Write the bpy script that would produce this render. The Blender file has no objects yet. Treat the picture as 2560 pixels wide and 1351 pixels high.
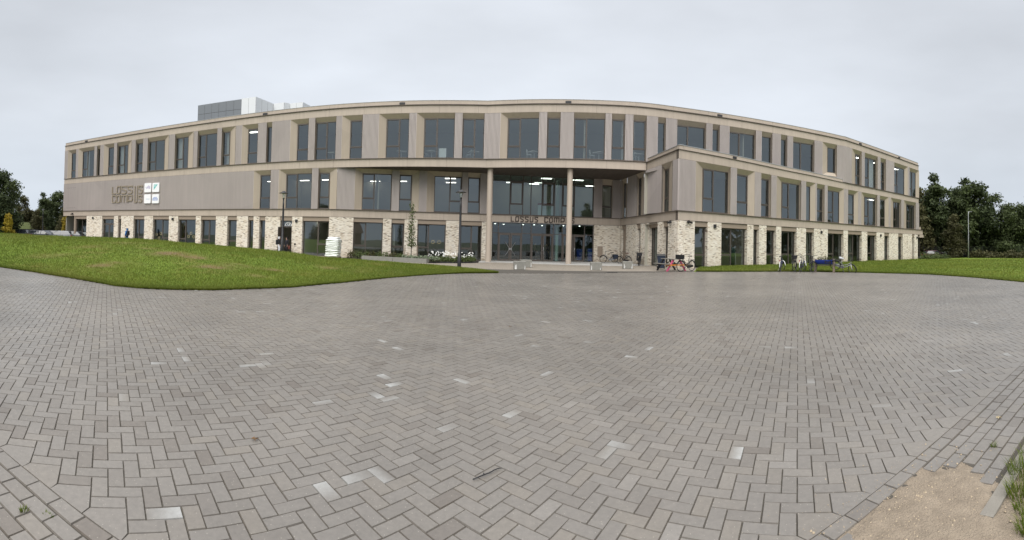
import bpy, bmesh, math, random
import numpy as np
from mathutils import Vector, Matrix
# facade lines (metres) and the openings along them
P_F3=[(-52.41,32.2),(-50.7,32.47),(-48.97,32.75),(-47.25,33.02),(-45.54,33.3),(-43.85,33.56),(-42.2,33.8),(-40.58,34.03),(-38.99,34.25),(-37.42,34.46),(-35.88,34.66),(-34.37,34.84),(-32.9,35.0),(-31.49,35.14),(-30.13,35.26),(-28.81,35.37),(-27.49,35.46),(-26.15,35.56),(-24.75,35.65),(-23.29,35.74),(-21.8,35.82),(-20.28,35.9),(-18.74,35.98),(-17.2,36.06),(-15.65,36.15),(-14.04,36.25),(-12.33,36.36),(-10.62,36.47),(-8.98,36.57),(-7.5,36.67),(-6.24,36.75),(-5.27,36.81),(-4.52,36.86),(-3.93,36.9),(-3.41,36.93),(-2.89,36.96),(-2.3,37.0),(-1.54,36.87),(-0.79,36.74),(-0.04,36.61),(0.72,36.47),(1.52,36.34),(2.37,36.2),(3.32,36.05),(4.36,35.89),(5.44,35.72),(6.5,35.56),(7.46,35.42),(8.27,35.3),(8.88,35.21),(9.34,35.15),(9.71,35.1),(10.06,35.06),(10.45,35.03),(10.96,35.0),(11.56,34.98),(12.18,34.97),(12.85,34.98),(13.59,34.98),(14.42,34.97),(15.35,34.95),(16.44,34.91),(17.67,34.87),(18.99,34.82),(20.34,34.76),(21.66,34.7),(22.9,34.65),(24.1,34.59),(25.31,34.53),(26.5,34.47),(27.62,34.41),(28.63,34.36),(29.5,34.32),(30.19,34.3),(30.71,34.28),(31.14,34.28),(31.51,34.28),(31.88,34.28),(32.3,34.22),(33.15,34.37),(34.0,34.51),(34.86,34.66),(35.71,34.81),(36.56,34.95),(37.4,35.1),(38.22,35.24),(39.0,35.38),(39.78,35.52),(40.59,35.67),(41.46,35.83),(42.4,36.0),(43.44,36.19),(44.57,36.4),(45.75,36.62),(46.95,36.84),(48.16,37.06),(49.34,37.28)]
P_W=[(11.53,29.2),(12.35,29.41),(13.15,29.61),(13.96,29.81),(14.78,30.02),(15.63,30.23),(16.54,30.47),(17.54,30.74),(18.63,31.03),(19.75,31.34),(20.85,31.64),(21.89,31.92),(22.81,32.15),(23.57,32.33),(24.2,32.46),(24.76,32.56),(25.31,32.67),(25.91,32.78),(26.63,32.93),(27.47,33.12),(28.4,33.34),(29.38,33.57),(30.38,33.8),(31.37,34.02),(32.3,34.22),(33.18,34.39),(34.05,34.54),(34.89,34.68),(35.73,34.82),(36.56,34.96),(37.4,35.1),(38.22,35.24),(39.0,35.38),(39.78,35.52),(40.59,35.67),(41.46,35.83),(42.4,36.0),(43.44,36.19),(44.57,36.4),(45.75,36.62),(46.95,36.84),(48.16,37.06),(49.34,37.28)]
P_SD=[(10.3,41.2),(11.53,29.2)]
P_FE=[(-52.41,32.2),(-50.7,32.47),(-48.97,32.75),(-47.25,33.02),(-45.54,33.3),(-43.85,33.56),(-42.2,33.8),(-40.58,34.03),(-38.99,34.25),(-37.42,34.46),(-35.88,34.66),(-34.37,34.84),(-32.9,35.0),(-31.49,35.14),(-30.13,35.26),(-28.81,35.37),(-27.49,35.46),(-26.15,35.56),(-24.75,35.65),(-23.29,35.74),(-21.8,35.82),(-20.28,35.9),(-18.74,35.98),(-17.2,36.06),(-15.65,36.15),(-14.0,36.75),(-13.11,37.06),(-12.23,37.38),(-11.35,37.7),(-10.46,38.01),(-9.55,38.31),(-8.6,38.6),(-7.63,38.87),(-6.64,39.14),(-5.62,39.39),(-4.59,39.63),(-3.51,39.85),(-2.4,40.05),(-1.21,40.23),(0.06,40.4),(1.36,40.55),(2.64,40.68),(3.87,40.8),(5.0,40.9),(6.0,40.98),(6.92,41.04),(7.78,41.08),(8.61,41.12),(9.44,41.16),(10.3,41.2)]
L3=[(0.71,1.23,2.37,2.37,0,'S'),(2.85,3.43,5.87,5.87,4.45,'L'),(6.37,6.37,6.94,6.94,0,'N'),(7.61,8.19,9.36,9.36,0,'S'),(9.88,9.88,11.52,12.28,10.94,'L'),(12.9,12.9,14.05,14.05,0,'S'),(14.78,14.78,17.1,17.85,15.81,'L'),(18.72,18.72,20.38,21.24,19.71,'L'),(21.78,21.78,24.26,24.26,22.76,'L'),(24.83,24.83,25.72,26.51,0,'S'),(27.26,27.82,29.06,29.06,0,'S'),(30.01,30.01,30.6,30.6,0,'N'),(32.58,33.18,34.41,34.41,0,'S'),(35.06,35.06,37.09,37.09,36.18,'L'),(37.67,38.35,39.55,39.55,0,'S'),(41.04,41.65,43.69,43.69,42.85,'L'),(44.35,44.97,47.61,47.61,46.13,'L'),(48.26,48.26,50.11,50.11,49.33,'L'),(51.51,52.08,54.75,54.75,53.18,'L'),(55.42,55.42,56.53,56.53,0,'S'),(57.64,57.64,60.23,60.23,58.72,'L'),(60.77,60.77,61.88,61.88,0,'S'),(62.56,62.56,63.69,63.69,0,'S'),(64.69,64.69,65.39,65.39,0,'N'),(66.43,66.43,69.14,69.14,67.53,'M'),(69.76,69.76,70.45,70.45,0,'N'),(71.44,71.44,74.15,74.15,72.58,'M'),(74.79,74.79,75.95,75.95,0,'N'),(76.92,76.92,77.65,77.65,0,'N'),(78.33,78.33,80.92,80.92,79.43,'M'),(81.97,82.82,83.9,83.9,0,'U'),(86.25,87.23,88.13,88.13,0,'S'),(88.75,88.75,91.47,91.47,89.96,'L'),(92.13,92.13,93.39,93.39,0,'S'),(95.44,95.44,98.58,99.06,96.68,'L'),(99.59,99.59,101.91,102.46,100.82,'L')]
L2F=[(28.78,29.36,30.62,30.62,0,'S'),(31.51,32.16,34.89,34.89,33.34,'L'),(35.53,35.53,36.6,37.32,0,'S'),(38.92,39.58,42.22,42.22,40.67,'L'),(42.9,42.9,44.05,44.68,0,'S'),(45.38,46.08,48.57,48.57,47.49,'R'),(49.11,49.11,50.23,50.23,0,'S'),(61.75,61.75,62.76,62.76,0,'S')]
L2S=[(0.34,0.34,0.81,1.83,0,'S'),(4.06,4.06,4.61,5.84,0,'S'),(9.31,9.31,10.06,11.17,0,'S')]
L2W=[(1.53,2.38,5.0,5.0,3.45,'L'),(5.7,5.7,7.2,7.76,0,'S'),(8.57,8.57,9.86,9.86,0,'S'),(10.58,11.54,13.96,13.96,12.51,'L'),(14.66,14.66,15.59,16.06,0,'N'),(16.32,16.32,17.6,17.6,0,'S'),(18.11,18.11,20.54,21.02,19.45,'L'),(21.82,21.82,23.26,23.68,0,'S'),(24.34,25.27,27.63,27.63,26.17,'L'),(28.22,28.22,29.78,30.25,0,'S'),(30.79,31.85,33.48,33.48,32.6,'L'),(34.19,35.37,37.67,37.67,36.5,'L')]
L1F=[(2.55,4.78,3.68,'G'),(7.64,9.69,8.41,'D'),(10.39,10.9,0,'N'),(12.92,14.59,13.51,'R'),(15.88,18.18,17.06,'R'),(19.47,21.85,20.36,'L'),(22.53,24.41,23.46,'L'),(25.82,26.94,0,'S'),(28.24,28.87,0,'N'),(29.52,30.17,0,'N'),(31.78,33.02,0,'E'),(34.07,36.7,35.52,'R'),(38.89,41.54,40.0,'L'),(42.29,43.47,0,'S'),(44.63,47.21,45.67,'L'),(48.5,50.48,49.58,'L')]
L1S=[(0.46,1.7,0,'P'),(4.3,5.18,0,'N'),(6.92,8.64,7.29,'N'),(9.6,10.51,0,'S')]
L1W=[(1.54,2.76,0,'S'),(4.14,6.99,5.41,'L'),(7.72,8.42,0,'N'),(9.34,10.62,0,'S'),(11.31,13.43,12.61,'L'),(14.74,15.97,0,'S'),(18.23,21.06,19.55,'L'),(21.86,24.47,23.16,'L'),(25.59,27.54,26.81,'L'),(29.31,30.49,0,'S'),(32.77,34.0,0,'S'),(36.62,37.27,0,'N')]
CU=[51.41,53.03,54.24,54.99,56.04,57.21,57.96,59.14,60.96]
CG=[51.48,52.03,53.13,54.22,55.07,56.15,57.17,58.02,59.11,60.17,61.02]
B1E=[61.04,63.77]
T1E=[53.11,53.46,53.52,53.88,53.97,54.31,54.4,54.77,54.87,55.21,55.32,55.65,56.24,56.61,56.7,57.04,57.14,57.67,57.78,58.17,58.31,58.7,58.81,59.11]
WS={'L1':(9.29,9.96,6.1,7.07),'a1':(10.07,10.73,6.11,7.08),'S1':(10.86,11.75,6.08,7.06),'S2':(11.89,12.7,6.06,7.03),'U':(12.98,13.49,4.97,7.03),'S3':(13.63,14.24,6.03,6.99),'C':(9.33,10.02,5.02,5.98),'a2':(10.09,10.72,5.01,5.95),'m':(10.83,11.85,5.01,5.94),'p':(11.95,12.71,4.99,5.91),'S4':(13.62,14.23,4.99,5.84),'T1':(14.6,15.59,6.13,7.19),'T2':(15.78,16.77,6.12,7.17),'T3':(14.61,15.58,4.86,5.9),'T4':(15.79,16.78,4.84,5.88)}
# ---------------------------------------------------------------- helpers
C = bpy.context.scene.collection
PI = math.pi
rnd = random.Random(7)

def mat(name, col, rough=.6, metal=0., var=.12, scale=3., bump=0., bscale=40., spec=.5, col2=None, detail=4., streak=0.):
    """procedural principled material: colour broken up by object-space noise, optional bump"""
    m = bpy.data.materials.new(name); m.use_nodes = True
    nt = m.node_tree; N = nt.nodes; L = nt.links
    b = N['Principled BSDF']
    b.inputs['Roughness'].default_value = rough
    b.inputs['Metallic'].default_value = metal
    b.inputs['Specular IOR Level'].default_value = spec
    tc = N.new('ShaderNodeTexCoord')
    nz = N.new('ShaderNodeTexNoise'); nz.inputs['Scale'].default_value = scale; nz.inputs['Detail'].default_value = detail
    L.new(tc.outputs['Object'], nz.inputs['Vector'])
    mx = N.new('ShaderNodeMix'); mx.data_type = 'RGBA'
    lo = tuple(c*(1-var) for c in col); hi = tuple(min(1, c*(1+var)) for c in (col2 or col))
    mx.inputs[6].default_value = (*lo, 1); mx.inputs[7].default_value = (*hi, 1)
    L.new(nz.outputs['Fac'], mx.inputs[0]); L.new(mx.outputs[2], b.inputs['Base Color'])
    if streak:   # rain streaks running down, and sheets that differ a little from one another
        mp = N.new('ShaderNodeMapping'); mp.inputs['Scale'].default_value = (4.5, 4.5, .22); L.new(tc.outputs['Object'], mp.inputs[0])
        n3 = N.new('ShaderNodeTexNoise'); n3.inputs['Scale'].default_value = 1; n3.inputs['Detail'].default_value = 6; n3.inputs['Roughness'].default_value = .65; L.new(mp.outputs[0], n3.inputs['Vector'])
        mr = N.new('ShaderNodeMapRange'); mr.inputs[1].default_value = .3; mr.inputs[2].default_value = .72; mr.inputs[3].default_value = 1-streak; mr.inputs[4].default_value = 1+streak*.7; L.new(n3.outputs['Fac'], mr.inputs[0])
        m4 = N.new('ShaderNodeMapping'); m4.inputs['Scale'].default_value = (.3, .3, .25); L.new(tc.outputs['Object'], m4.inputs[0])
        vo = N.new('ShaderNodeTexVoronoi'); vo.inputs['Scale'].default_value = 1; L.new(m4.outputs[0], vo.inputs['Vector']); sx = N.new('ShaderNodeSeparateColor'); L.new(vo.outputs['Color'], sx.inputs[0])
        m5 = N.new('ShaderNodeMapRange'); m5.inputs[3].default_value = 1-streak*.5; m5.inputs[4].default_value = 1+streak*.5; L.new(sx.outputs[0], m5.inputs[0])
        mu = N.new('ShaderNodeMath'); mu.operation = 'MULTIPLY'; L.new(mr.outputs[0], mu.inputs[0]); L.new(m5.outputs[0], mu.inputs[1])
        sv = N.new('ShaderNodeVectorMath'); sv.operation = 'SCALE'; L.new(mx.outputs[2], sv.inputs[0]); L.new(mu.outputs[0], sv.inputs['Scale']); L.new(sv.outputs[0], b.inputs['Base Color'])
    if bump:
        n2 = N.new('ShaderNodeTexNoise'); n2.inputs['Scale'].default_value = bscale
        L.new(tc.outputs['Object'], n2.inputs['Vector'])
        bp = N.new('ShaderNodeBump'); bp.inputs['Strength'].default_value = bump; bp.inputs['Distance'].default_value = .02
        L.new(n2.outputs['Fac'], bp.inputs['Height']); L.new(bp.outputs['Normal'], b.inputs['Normal'])
    return m

def emis(name, col, s):
    m = bpy.data.materials.new(name); m.use_nodes = True
    nt = m.node_tree; nt.nodes.clear()
    e = nt.nodes.new('ShaderNodeEmission'); e.inputs[0].default_value = (*col, 1); e.inputs[1].default_value = s
    o = nt.nodes.new('ShaderNodeOutputMaterial'); nt.links.new(e.outputs[0], o.inputs[0])
    return m

def glass_mat(name, tint, base=.12, mul=.8):
    m = bpy.data.materials.new(name); m.use_nodes = True
    nt = m.node_tree; nt.nodes.clear(); N = nt.nodes; L = nt.links
    t = N.new('ShaderNodeBsdfTransparent'); t.inputs[0].default_value = (*tint, 1)
    g = N.new('ShaderNodeBsdfGlossy'); g.inputs['Roughness'].default_value = .015; g.inputs[0].default_value = (.84, .94, 1, 1)
    lw = N.new('ShaderNodeLayerWeight'); lw.inputs[0].default_value = .5; f = N.new('ShaderNodeMath'); f.operation = 'POWER'; f.inputs[1].default_value = 5.; L.new(lw.outputs['Facing'], f.inputs[0])
    ma = N.new('ShaderNodeMath'); ma.operation = 'MULTIPLY_ADD'; ma.use_clamp = True
    ma.inputs[1].default_value = mul; ma.inputs[2].default_value = base
    tc = N.new('ShaderNodeTexCoord'); nz = N.new('ShaderNodeTexNoise'); nz.inputs['Scale'].default_value = .5; nz.inputs['Detail'].default_value = 1
    bp = N.new('ShaderNodeBump'); bp.inputs['Strength'].default_value = .05; bp.inputs['Distance'].default_value = .05
    L.new(tc.outputs['Object'], nz.inputs['Vector']); L.new(nz.outputs['Fac'], bp.inputs['Height']); L.new(bp.outputs['Normal'], g.inputs['Normal'])
    mx = N.new('ShaderNodeMixShader'); o = N.new('ShaderNodeOutputMaterial')
    L.new(f.outputs[0], ma.inputs[0]); L.new(ma.outputs[0], mx.inputs[0]); L.new(t.outputs[0], mx.inputs[1]); L.new(g.outputs[0], mx.inputs[2]); L.new(mx.outputs[0], o.inputs[0])
    return m

def link(o, parent=None, inv=None):
    C.objects.link(o)
    if parent is not None:
        o.parent = parent
        if inv is not None: o.matrix_parent_inverse = inv
    return o

def tag(o, label=None, cat=None, group=None, kind=None):
    if label: o['label'] = label
    if cat: o['category'] = cat
    if group: o['group'] = group
    if kind: o['kind'] = kind
    return o

def thing(name, label, cat, loc=(0, 0, 0), rz=0., group=None, rot=None):
    o = bpy.data.objects.new(name, None); o.empty_display_size = .2
    o.location = loc; o.rotation_euler = rot if rot else (0, 0, rz)
    C.objects.link(o); return tag(o, label, cat, group)

class MB:
    def __init__(s): s.v = []; s.f = []; s.uv = []; s.has = False
    def face(s, pts, uv=None):
        n = len(s.v); s.v += [tuple(p) for p in pts]; s.f.append(list(range(n, n+len(pts))))
        s.uv.append(uv or [(0, 0)]*len(pts)); s.has |= uv is not None; return s
    def hexa(s, p):   # 8 corners: bottom 0-3 ccw, top 4-7
        n = len(s.v); s.v += [tuple(q) for q in p]
        for q in ((3, 2, 1, 0), (4, 5, 6, 7), (0, 1, 5, 4), (1, 2, 6, 5), (2, 3, 7, 6), (3, 0, 4, 7)):
            s.f.append([n+i for i in q]); s.uv.append([(0, 0)]*4)
        return s
    def box(s, x0, x1, y0, y1, z0, z1):
        return s.hexa([(x0, y0, z0), (x1, y0, z0), (x1, y1, z0), (x0, y1, z0), (x0, y0, z1), (x1, y0, z1), (x1, y1, z1), (x0, y1, z1)])
    def tube(s, pts, rad, n=8, cap=True):
        pts = [Vector(p) for p in pts]; rad = rad if isinstance(rad, (list, tuple)) else [rad]*len(pts)
        base = len(s.v); k = len(pts); up = Vector((0, 0, 1)); last = None
        for i, p in enumerate(pts):
            d = (pts[min(i+1, k-1)]-pts[max(i-1, 0)]).normalized()
            a = last if last is not None else (up if abs(d.z) < .9 else Vector((1, 0, 0)))
            a = (a-d*a.dot(d)); a = a.normalized() if a.length > 1e-6 else d.orthogonal().normalized()
            last = a; b = d.cross(a)
            for j in range(n):
                t = 2*PI*j/n; s.v.append(tuple(p+(a*math.cos(t)+b*math.sin(t))*rad[i]))
        for i in range(k-1):
            for j in range(n):
                q = [base+i*n+j, base+i*n+(j+1) % n, base+(i+1)*n+(j+1) % n, base+(i+1)*n+j]
                s.f.append(q); s.uv.append([(0, 0)]*4)
        if cap:
            s.f.append([base+j for j in reversed(range(n))]); s.uv.append([(0, 0)]*n)
            s.f.append([base+(k-1)*n+j for j in range(n)]); s.uv.append([(0, 0)]*n)
        return s
    def lathe(s, prof, n=16, c=(0, 0, 0)):
        base = len(s.v); k = len(prof)
        for r, z in prof:
            for j in range(n):
                t = 2*PI*j/n; s.v.append((c[0]+r*math.cos(t), c[1]+r*math.sin(t), c[2]+z))
        for i in range(k-1):
            for j in range(n):
                s.f.append([base+i*n+j, base+i*n+(j+1) % n, base+(i+1)*n+(j+1) % n, base+(i+1)*n+j]); s.uv.append([(0, 0)]*4)
        s.f.append([base+j for j in reversed(range(n))]); s.uv.append([(0, 0)]*n)
        s.f.append([base+(k-1)*n+j for j in range(n)]); s.uv.append([(0, 0)]*n)
        return s
    def torus(s, c, ax, R, r, n=28, m=6):
        c = Vector(c); ax = Vector(ax).normalized(); a = ax.orthogonal().normalized(); b = ax.cross(a); base = len(s.v)
        for i in range(n):
            t = 2*PI*i/n; e = a*math.cos(t)+b*math.sin(t)
            for j in range(m):
                u = 2*PI*j/m; s.v.append(tuple(c+e*(R+r*math.cos(u))+ax*(r*math.sin(u))))
        for i in range(n):
            for j in range(m):
                s.f.append([base+i*m+j, base+((i+1) % n)*m+j, base+((i+1) % n)*m+(j+1) % m, base+i*m+(j+1) % m]); s.uv.append([(0, 0)]*4)
        return s
    def prism(s, poly, f0, f1):
        """poly: 2d outline; f0/f1: functions mapping 2d to 3d on the two faces"""
        n = len(poly); a = [f0(*p) for p in poly]; b = [f1(*p) for p in poly]
        s.face(a[::-1]); s.face(b)
        for i in range(n):
            j = (i+1) % n; s.face([a[i], a[j], b[j], b[i]])
        return s
    def build(s, name, m, parent=None, inv=None, smooth=False, weld=False):
        me = bpy.data.meshes.new(name); me.from_pydata(s.v, [], s.f)
        if s.has:
            u = me.uv_layers.new(name='UVMap'); flat = [c for q in s.uv for p in q for c in p]; u.data.foreach_set('uv', flat)
        if weld or not s.has:
            bm = bmesh.new(); bm.from_mesh(me)
            if weld: bmesh.ops.remove_doubles(bm, verts=bm.verts, dist=1e-4)
            bmesh.ops.recalc_face_normals(bm, faces=bm.faces); bm.to_mesh(me); bm.free()
        if smooth: me.polygons.foreach_set('use_smooth', [True]*len(me.polygons))
        me.materials.append(m)
        return link(bpy.data.objects.new(name, me), parent, inv)

def np_mesh(name, v, f, m, attrs=None, parent=None, inv=None, smooth=False):
    """v (n,3), f (k,4|3) arrays; attrs {name:(type, array)} on points"""
    me = bpy.data.meshes.new(name); n = len(v); k, w = f.shape
    me.vertices.add(n); me.vertices.foreach_set('co', np.ascontiguousarray(v, np.float32).ravel())
    me.loops.add(k*w); me.loops.foreach_set('vertex_index', np.ascontiguousarray(f, np.int32).ravel())
    me.polygons.add(k); me.polygons.foreach_set('loop_start', np.arange(0, k*w, w, dtype=np.int32))
    me.update(calc_edges=True)
    for a, (ty, arr) in (attrs or {}).items():
        at = me.attributes.new(a, ty, 'POINT')
        at.data.foreach_set('value' if ty == 'FLOAT' else 'vector', np.ascontiguousarray(arr, np.float32).ravel())
    me.polygons.foreach_set('use_smooth', np.full(k, bool(smooth)))
    me.materials.append(m)
    return link(bpy.data.objects.new(name, me), parent, inv)

def sstep(a, b, x):
    t = np.clip((np.asarray(x, float)-a)/(b-a), 0, 1); return t*t*(3-2*t)

def gz(x, y):   # the forecourt falls a little towards the entrance
    return -.12*sstep(24, 38, y)*(1-sstep(8.5, 13, x))

def noise2(x, y, seed=0):
    x = np.asarray(x, float); y = np.asarray(y, float); r = np.random.RandomState(seed); o = np.zeros_like(x+y)
    for i in range(7):
        a, p, q = r.uniform(0, 2*PI), r.uniform(0, 7), r.uniform(.7, 1.4)
        o = o+np.sin((x*math.cos(a)+y*math.sin(a))*q+p)
    return o/7*1.6

# facade curves ---------------------------------------------------------------
class Curve:
    def __init__(s, pts):
        s.p = [Vector(q) for q in pts]; s.c = [0.]
        for a, b in zip(s.p, s.p[1:]): s.c.append(s.c[-1]+(b-a).length)
        d = [(b-a).normalized() for a, b in zip(s.p, s.p[1:])]
        nn = [Vector((-q.y, q.x)) for q in d]
        s.n = [nn[0]]+[(a+b).normalized()/max(.6, (a+b).length/2) for a, b in zip(nn, nn[1:])]+[nn[-1]]
        s.L = s.c[-1]
    def at(s, t, off=0., z=0.):
        i = 0
        if t >= s.c[-2]: i = len(s.c)-2
        else:
            while s.c[i+1] < t: i += 1
        k = (t-s.c[i])/(s.c[i+1]-s.c[i]); n = s.n[i].lerp(s.n[i+1], min(1, max(0, k)))
        q = s.p[i].lerp(s.p[i+1], k)+n*off
        return (q.x, q.y, z)
    def stops(s, a, b, step=0):
        o = [a]+[c for c in s.c if a+.01 < c < b-.01]+[b]
        return o
def sweep(mb, cv, a, b, prof, caps=True, closed=True):
    """prof: [(off,z)...] ring, swept along the curve from a to b"""
    st = cv.stops(a, b); k = len(prof); per = [0.]
    for i in range(k): per.append(per[-1]+math.dist(prof[i], prof[(i+1) % k]))
    for s0, s1 in zip(st, st[1:]):
        for i in range(k if closed else k-1):
            p, q = prof[i], prof[(i+1) % k]
            mb.face([cv.at(s0, *p), cv.at(s1, *p), cv.at(s1, *q), cv.at(s0, *q)], [(s0, p[1]), (s1, p[1]), (s1, q[1]), (s0, q[1])] if abs(p[1]-q[1]) > .01 else [(s0, p[0]), (s1, p[0]), (s1, q[0]), (s0, q[0])])
    if caps:
        for t in (a, b):
            mb.face([cv.at(t, *p) for p in prof], [(p[0]+7*t, p[1]) for p in prof])
    return mb
# ---------------------------------------------------------------- materials
M = dict(
 belt=mat('bronze_belt', (.415, .35, .288), .5, 0, .05, .7, streak=.09),
 bronze=mat('bronze_sheet', (.375, .315, .25), .5, 0, .05, .8, streak=.08),
 lintel=mat('bronze_lintel', (.27, .215, .165), .5, 0, .06, .8),
 flash=mat('dark_flashing', (.10, .08, .066), .5, 0, .1, 2),  # dark shadow line at the flashings is put into this bronze tone
 rib=mat('ribbed_cladding', (.40, .355, .335), .5, 0, .05, .6, col2=(.41, .365, .345), streak=.08),
 frame=mat('window_frame_paint', (.08, .066, .056), .45, 0, .08, 2),
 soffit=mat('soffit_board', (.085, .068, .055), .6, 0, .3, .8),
 conc=mat('concrete', (.205, .20, .178), .8, 0, .2, 6, .25, 60),
 conc_kerb=mat('kerb_concrete', (.20, .185, .16), .85, 0, .2, 9, .3, 90),
 slab=mat('entrance_slab_concrete', (.36, .355, .34), .7, 0, .1, 1.2),
 white=mat('white_plaster', (.62, .61, .58), .7, 0, .05, 1),
 iwall=mat('interior_wall_paint', (.44, .42, .35), .8, 0, .15, .35),
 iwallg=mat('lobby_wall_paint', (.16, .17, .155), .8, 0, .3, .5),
 ifloor=mat('interior_floor', (.12, .12, .11), .5, 0, .15, .6),
 iceil=mat('interior_ceiling', (.55, .55, .53), .8, 0, .05, 1),
 black=mat('black_paint', (.012, .012, .014), .4, 0, .2, 8),
 dark=mat('dark_plastic', (.02, .02, .022), .5, 0, .2, 8),
 rubber=mat('tyre_rubber', (.013, .013, .013), .8, 0, .2, 20),
 steel=mat('brushed_steel', (.45, .45, .45), .35, .9, .08, 20),
 alu=mat('silver_paint', (.42, .43, .44), .4, .5, .08, 8),
 whitep=mat('white_paint', (.78, .78, .76), .45, 0, .05, 6),
 sack=mat('white_sack_film', (.72, .73, .72), .45, 0, .1, 5, .5, 9),
 wood=mat('weathered_wood', (.22, .17, .13), .8, 0, .3, 14, .3, 60),
 pink=mat('pink_painted_wood', (.55, .09, .19), .6, 0, .2, 12),
 orange=mat('orange_painted_wood', (.62, .22, .03), .6, 0, .2, 12),
 blueb=mat('blue_plastic', (.005, .03, .23), .4, 0, .15, 5),
 navy=mat('navy_plastic', (.018, .028, .05), .5, 0, .2, 5),
 skin=mat('skin', (.42, .26, .19), .6, 0, .06, 10),
 bluec=mat('blue_raincoat', (.01, .13, .36), .6, 0, .15, 7),
 blackc=mat('black_cloth', (.012, .012, .016), .9, 0, .3, 9),
 whitec=mat('white_cloth', (.72, .73, .78), .85, 0, .06, 9),
 denim=mat('dark_denim', (.02, .027, .05), .9, 0, .2, 20),
 brownc=mat('brown_cloth', (.06, .035, .022), .9, 0, .2, 9),
 bagred=mat('red_brown_leather', (.12, .03, .02), .6, 0, .2, 12),
 bark=mat('bark', (.055, .045, .036), .95, 0, .35, 7, .6, 18),
 letter=mat('bronze_letter', (.25, .208, .155), .5, 0, .06, 4),
 letterd=mat('dark_bronze_letter', (.055, .04, .033), .5, 0, .1, 4),
 tile=mat('white_sign_face', (.80, .80, .82), .35, 0, .03, 3),
 purple=mat('purple_print', (.28, .22, .45), .5, 0, .1, 9),
 teal=mat('teal_print', (.16, .47, .46), .5, 0, .08, 9),
 pale=mat('pale_blue_print', (.52, .60, .68), .5, 0, .05, 9),
 cobalt=mat('blue_print', (.16, .24, .50), .5, 0, .1, 9),
 pgrey=mat('plant_room_glass_panel', (.16, .175, .19), .35, 0, .08, .6),
 pwhite=mat('plant_room_white_panel', (.66, .68, .69), .45, 0, .05, .5),
 green=mat('glass_tinted_column', (.40, .50, .45), .5, 0, .04, 2),  # green tint of the glass front put into the column's colour
 stainy=mat('white_stain', (.7, .7, .68), .7, 0, .1, 8),
 sticker=mat('window_sticker', (.42, .36, .20), .6, 0, .1, 10),
 redw=mat('brown_red_door', (.05, .022, .016), .5, 0, .2, 3),
 paper=mat('notice_paper', (.6, .6, .56), .8, 0, .1, 6),
 pin=mat('green_pinboard', (.10, .15, .06), .8, 0, .1, 6),
)
M['glass'] = glass_mat('window_glass', (.58, .62, .61), .15, .8)
M['lobby_glass'] = glass_mat('lobby_glass', (.56, .68, .65), .12, .8)
M['lampglass'] = glass_mat('lantern_glass', (.85, .87, .86), .08, .7)
M['light'] = emis('ceiling_panel_light', (1, .95, .86), 5.)
M['spot'] = emis('downlight', (1, .97, .9), 6.)

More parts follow.
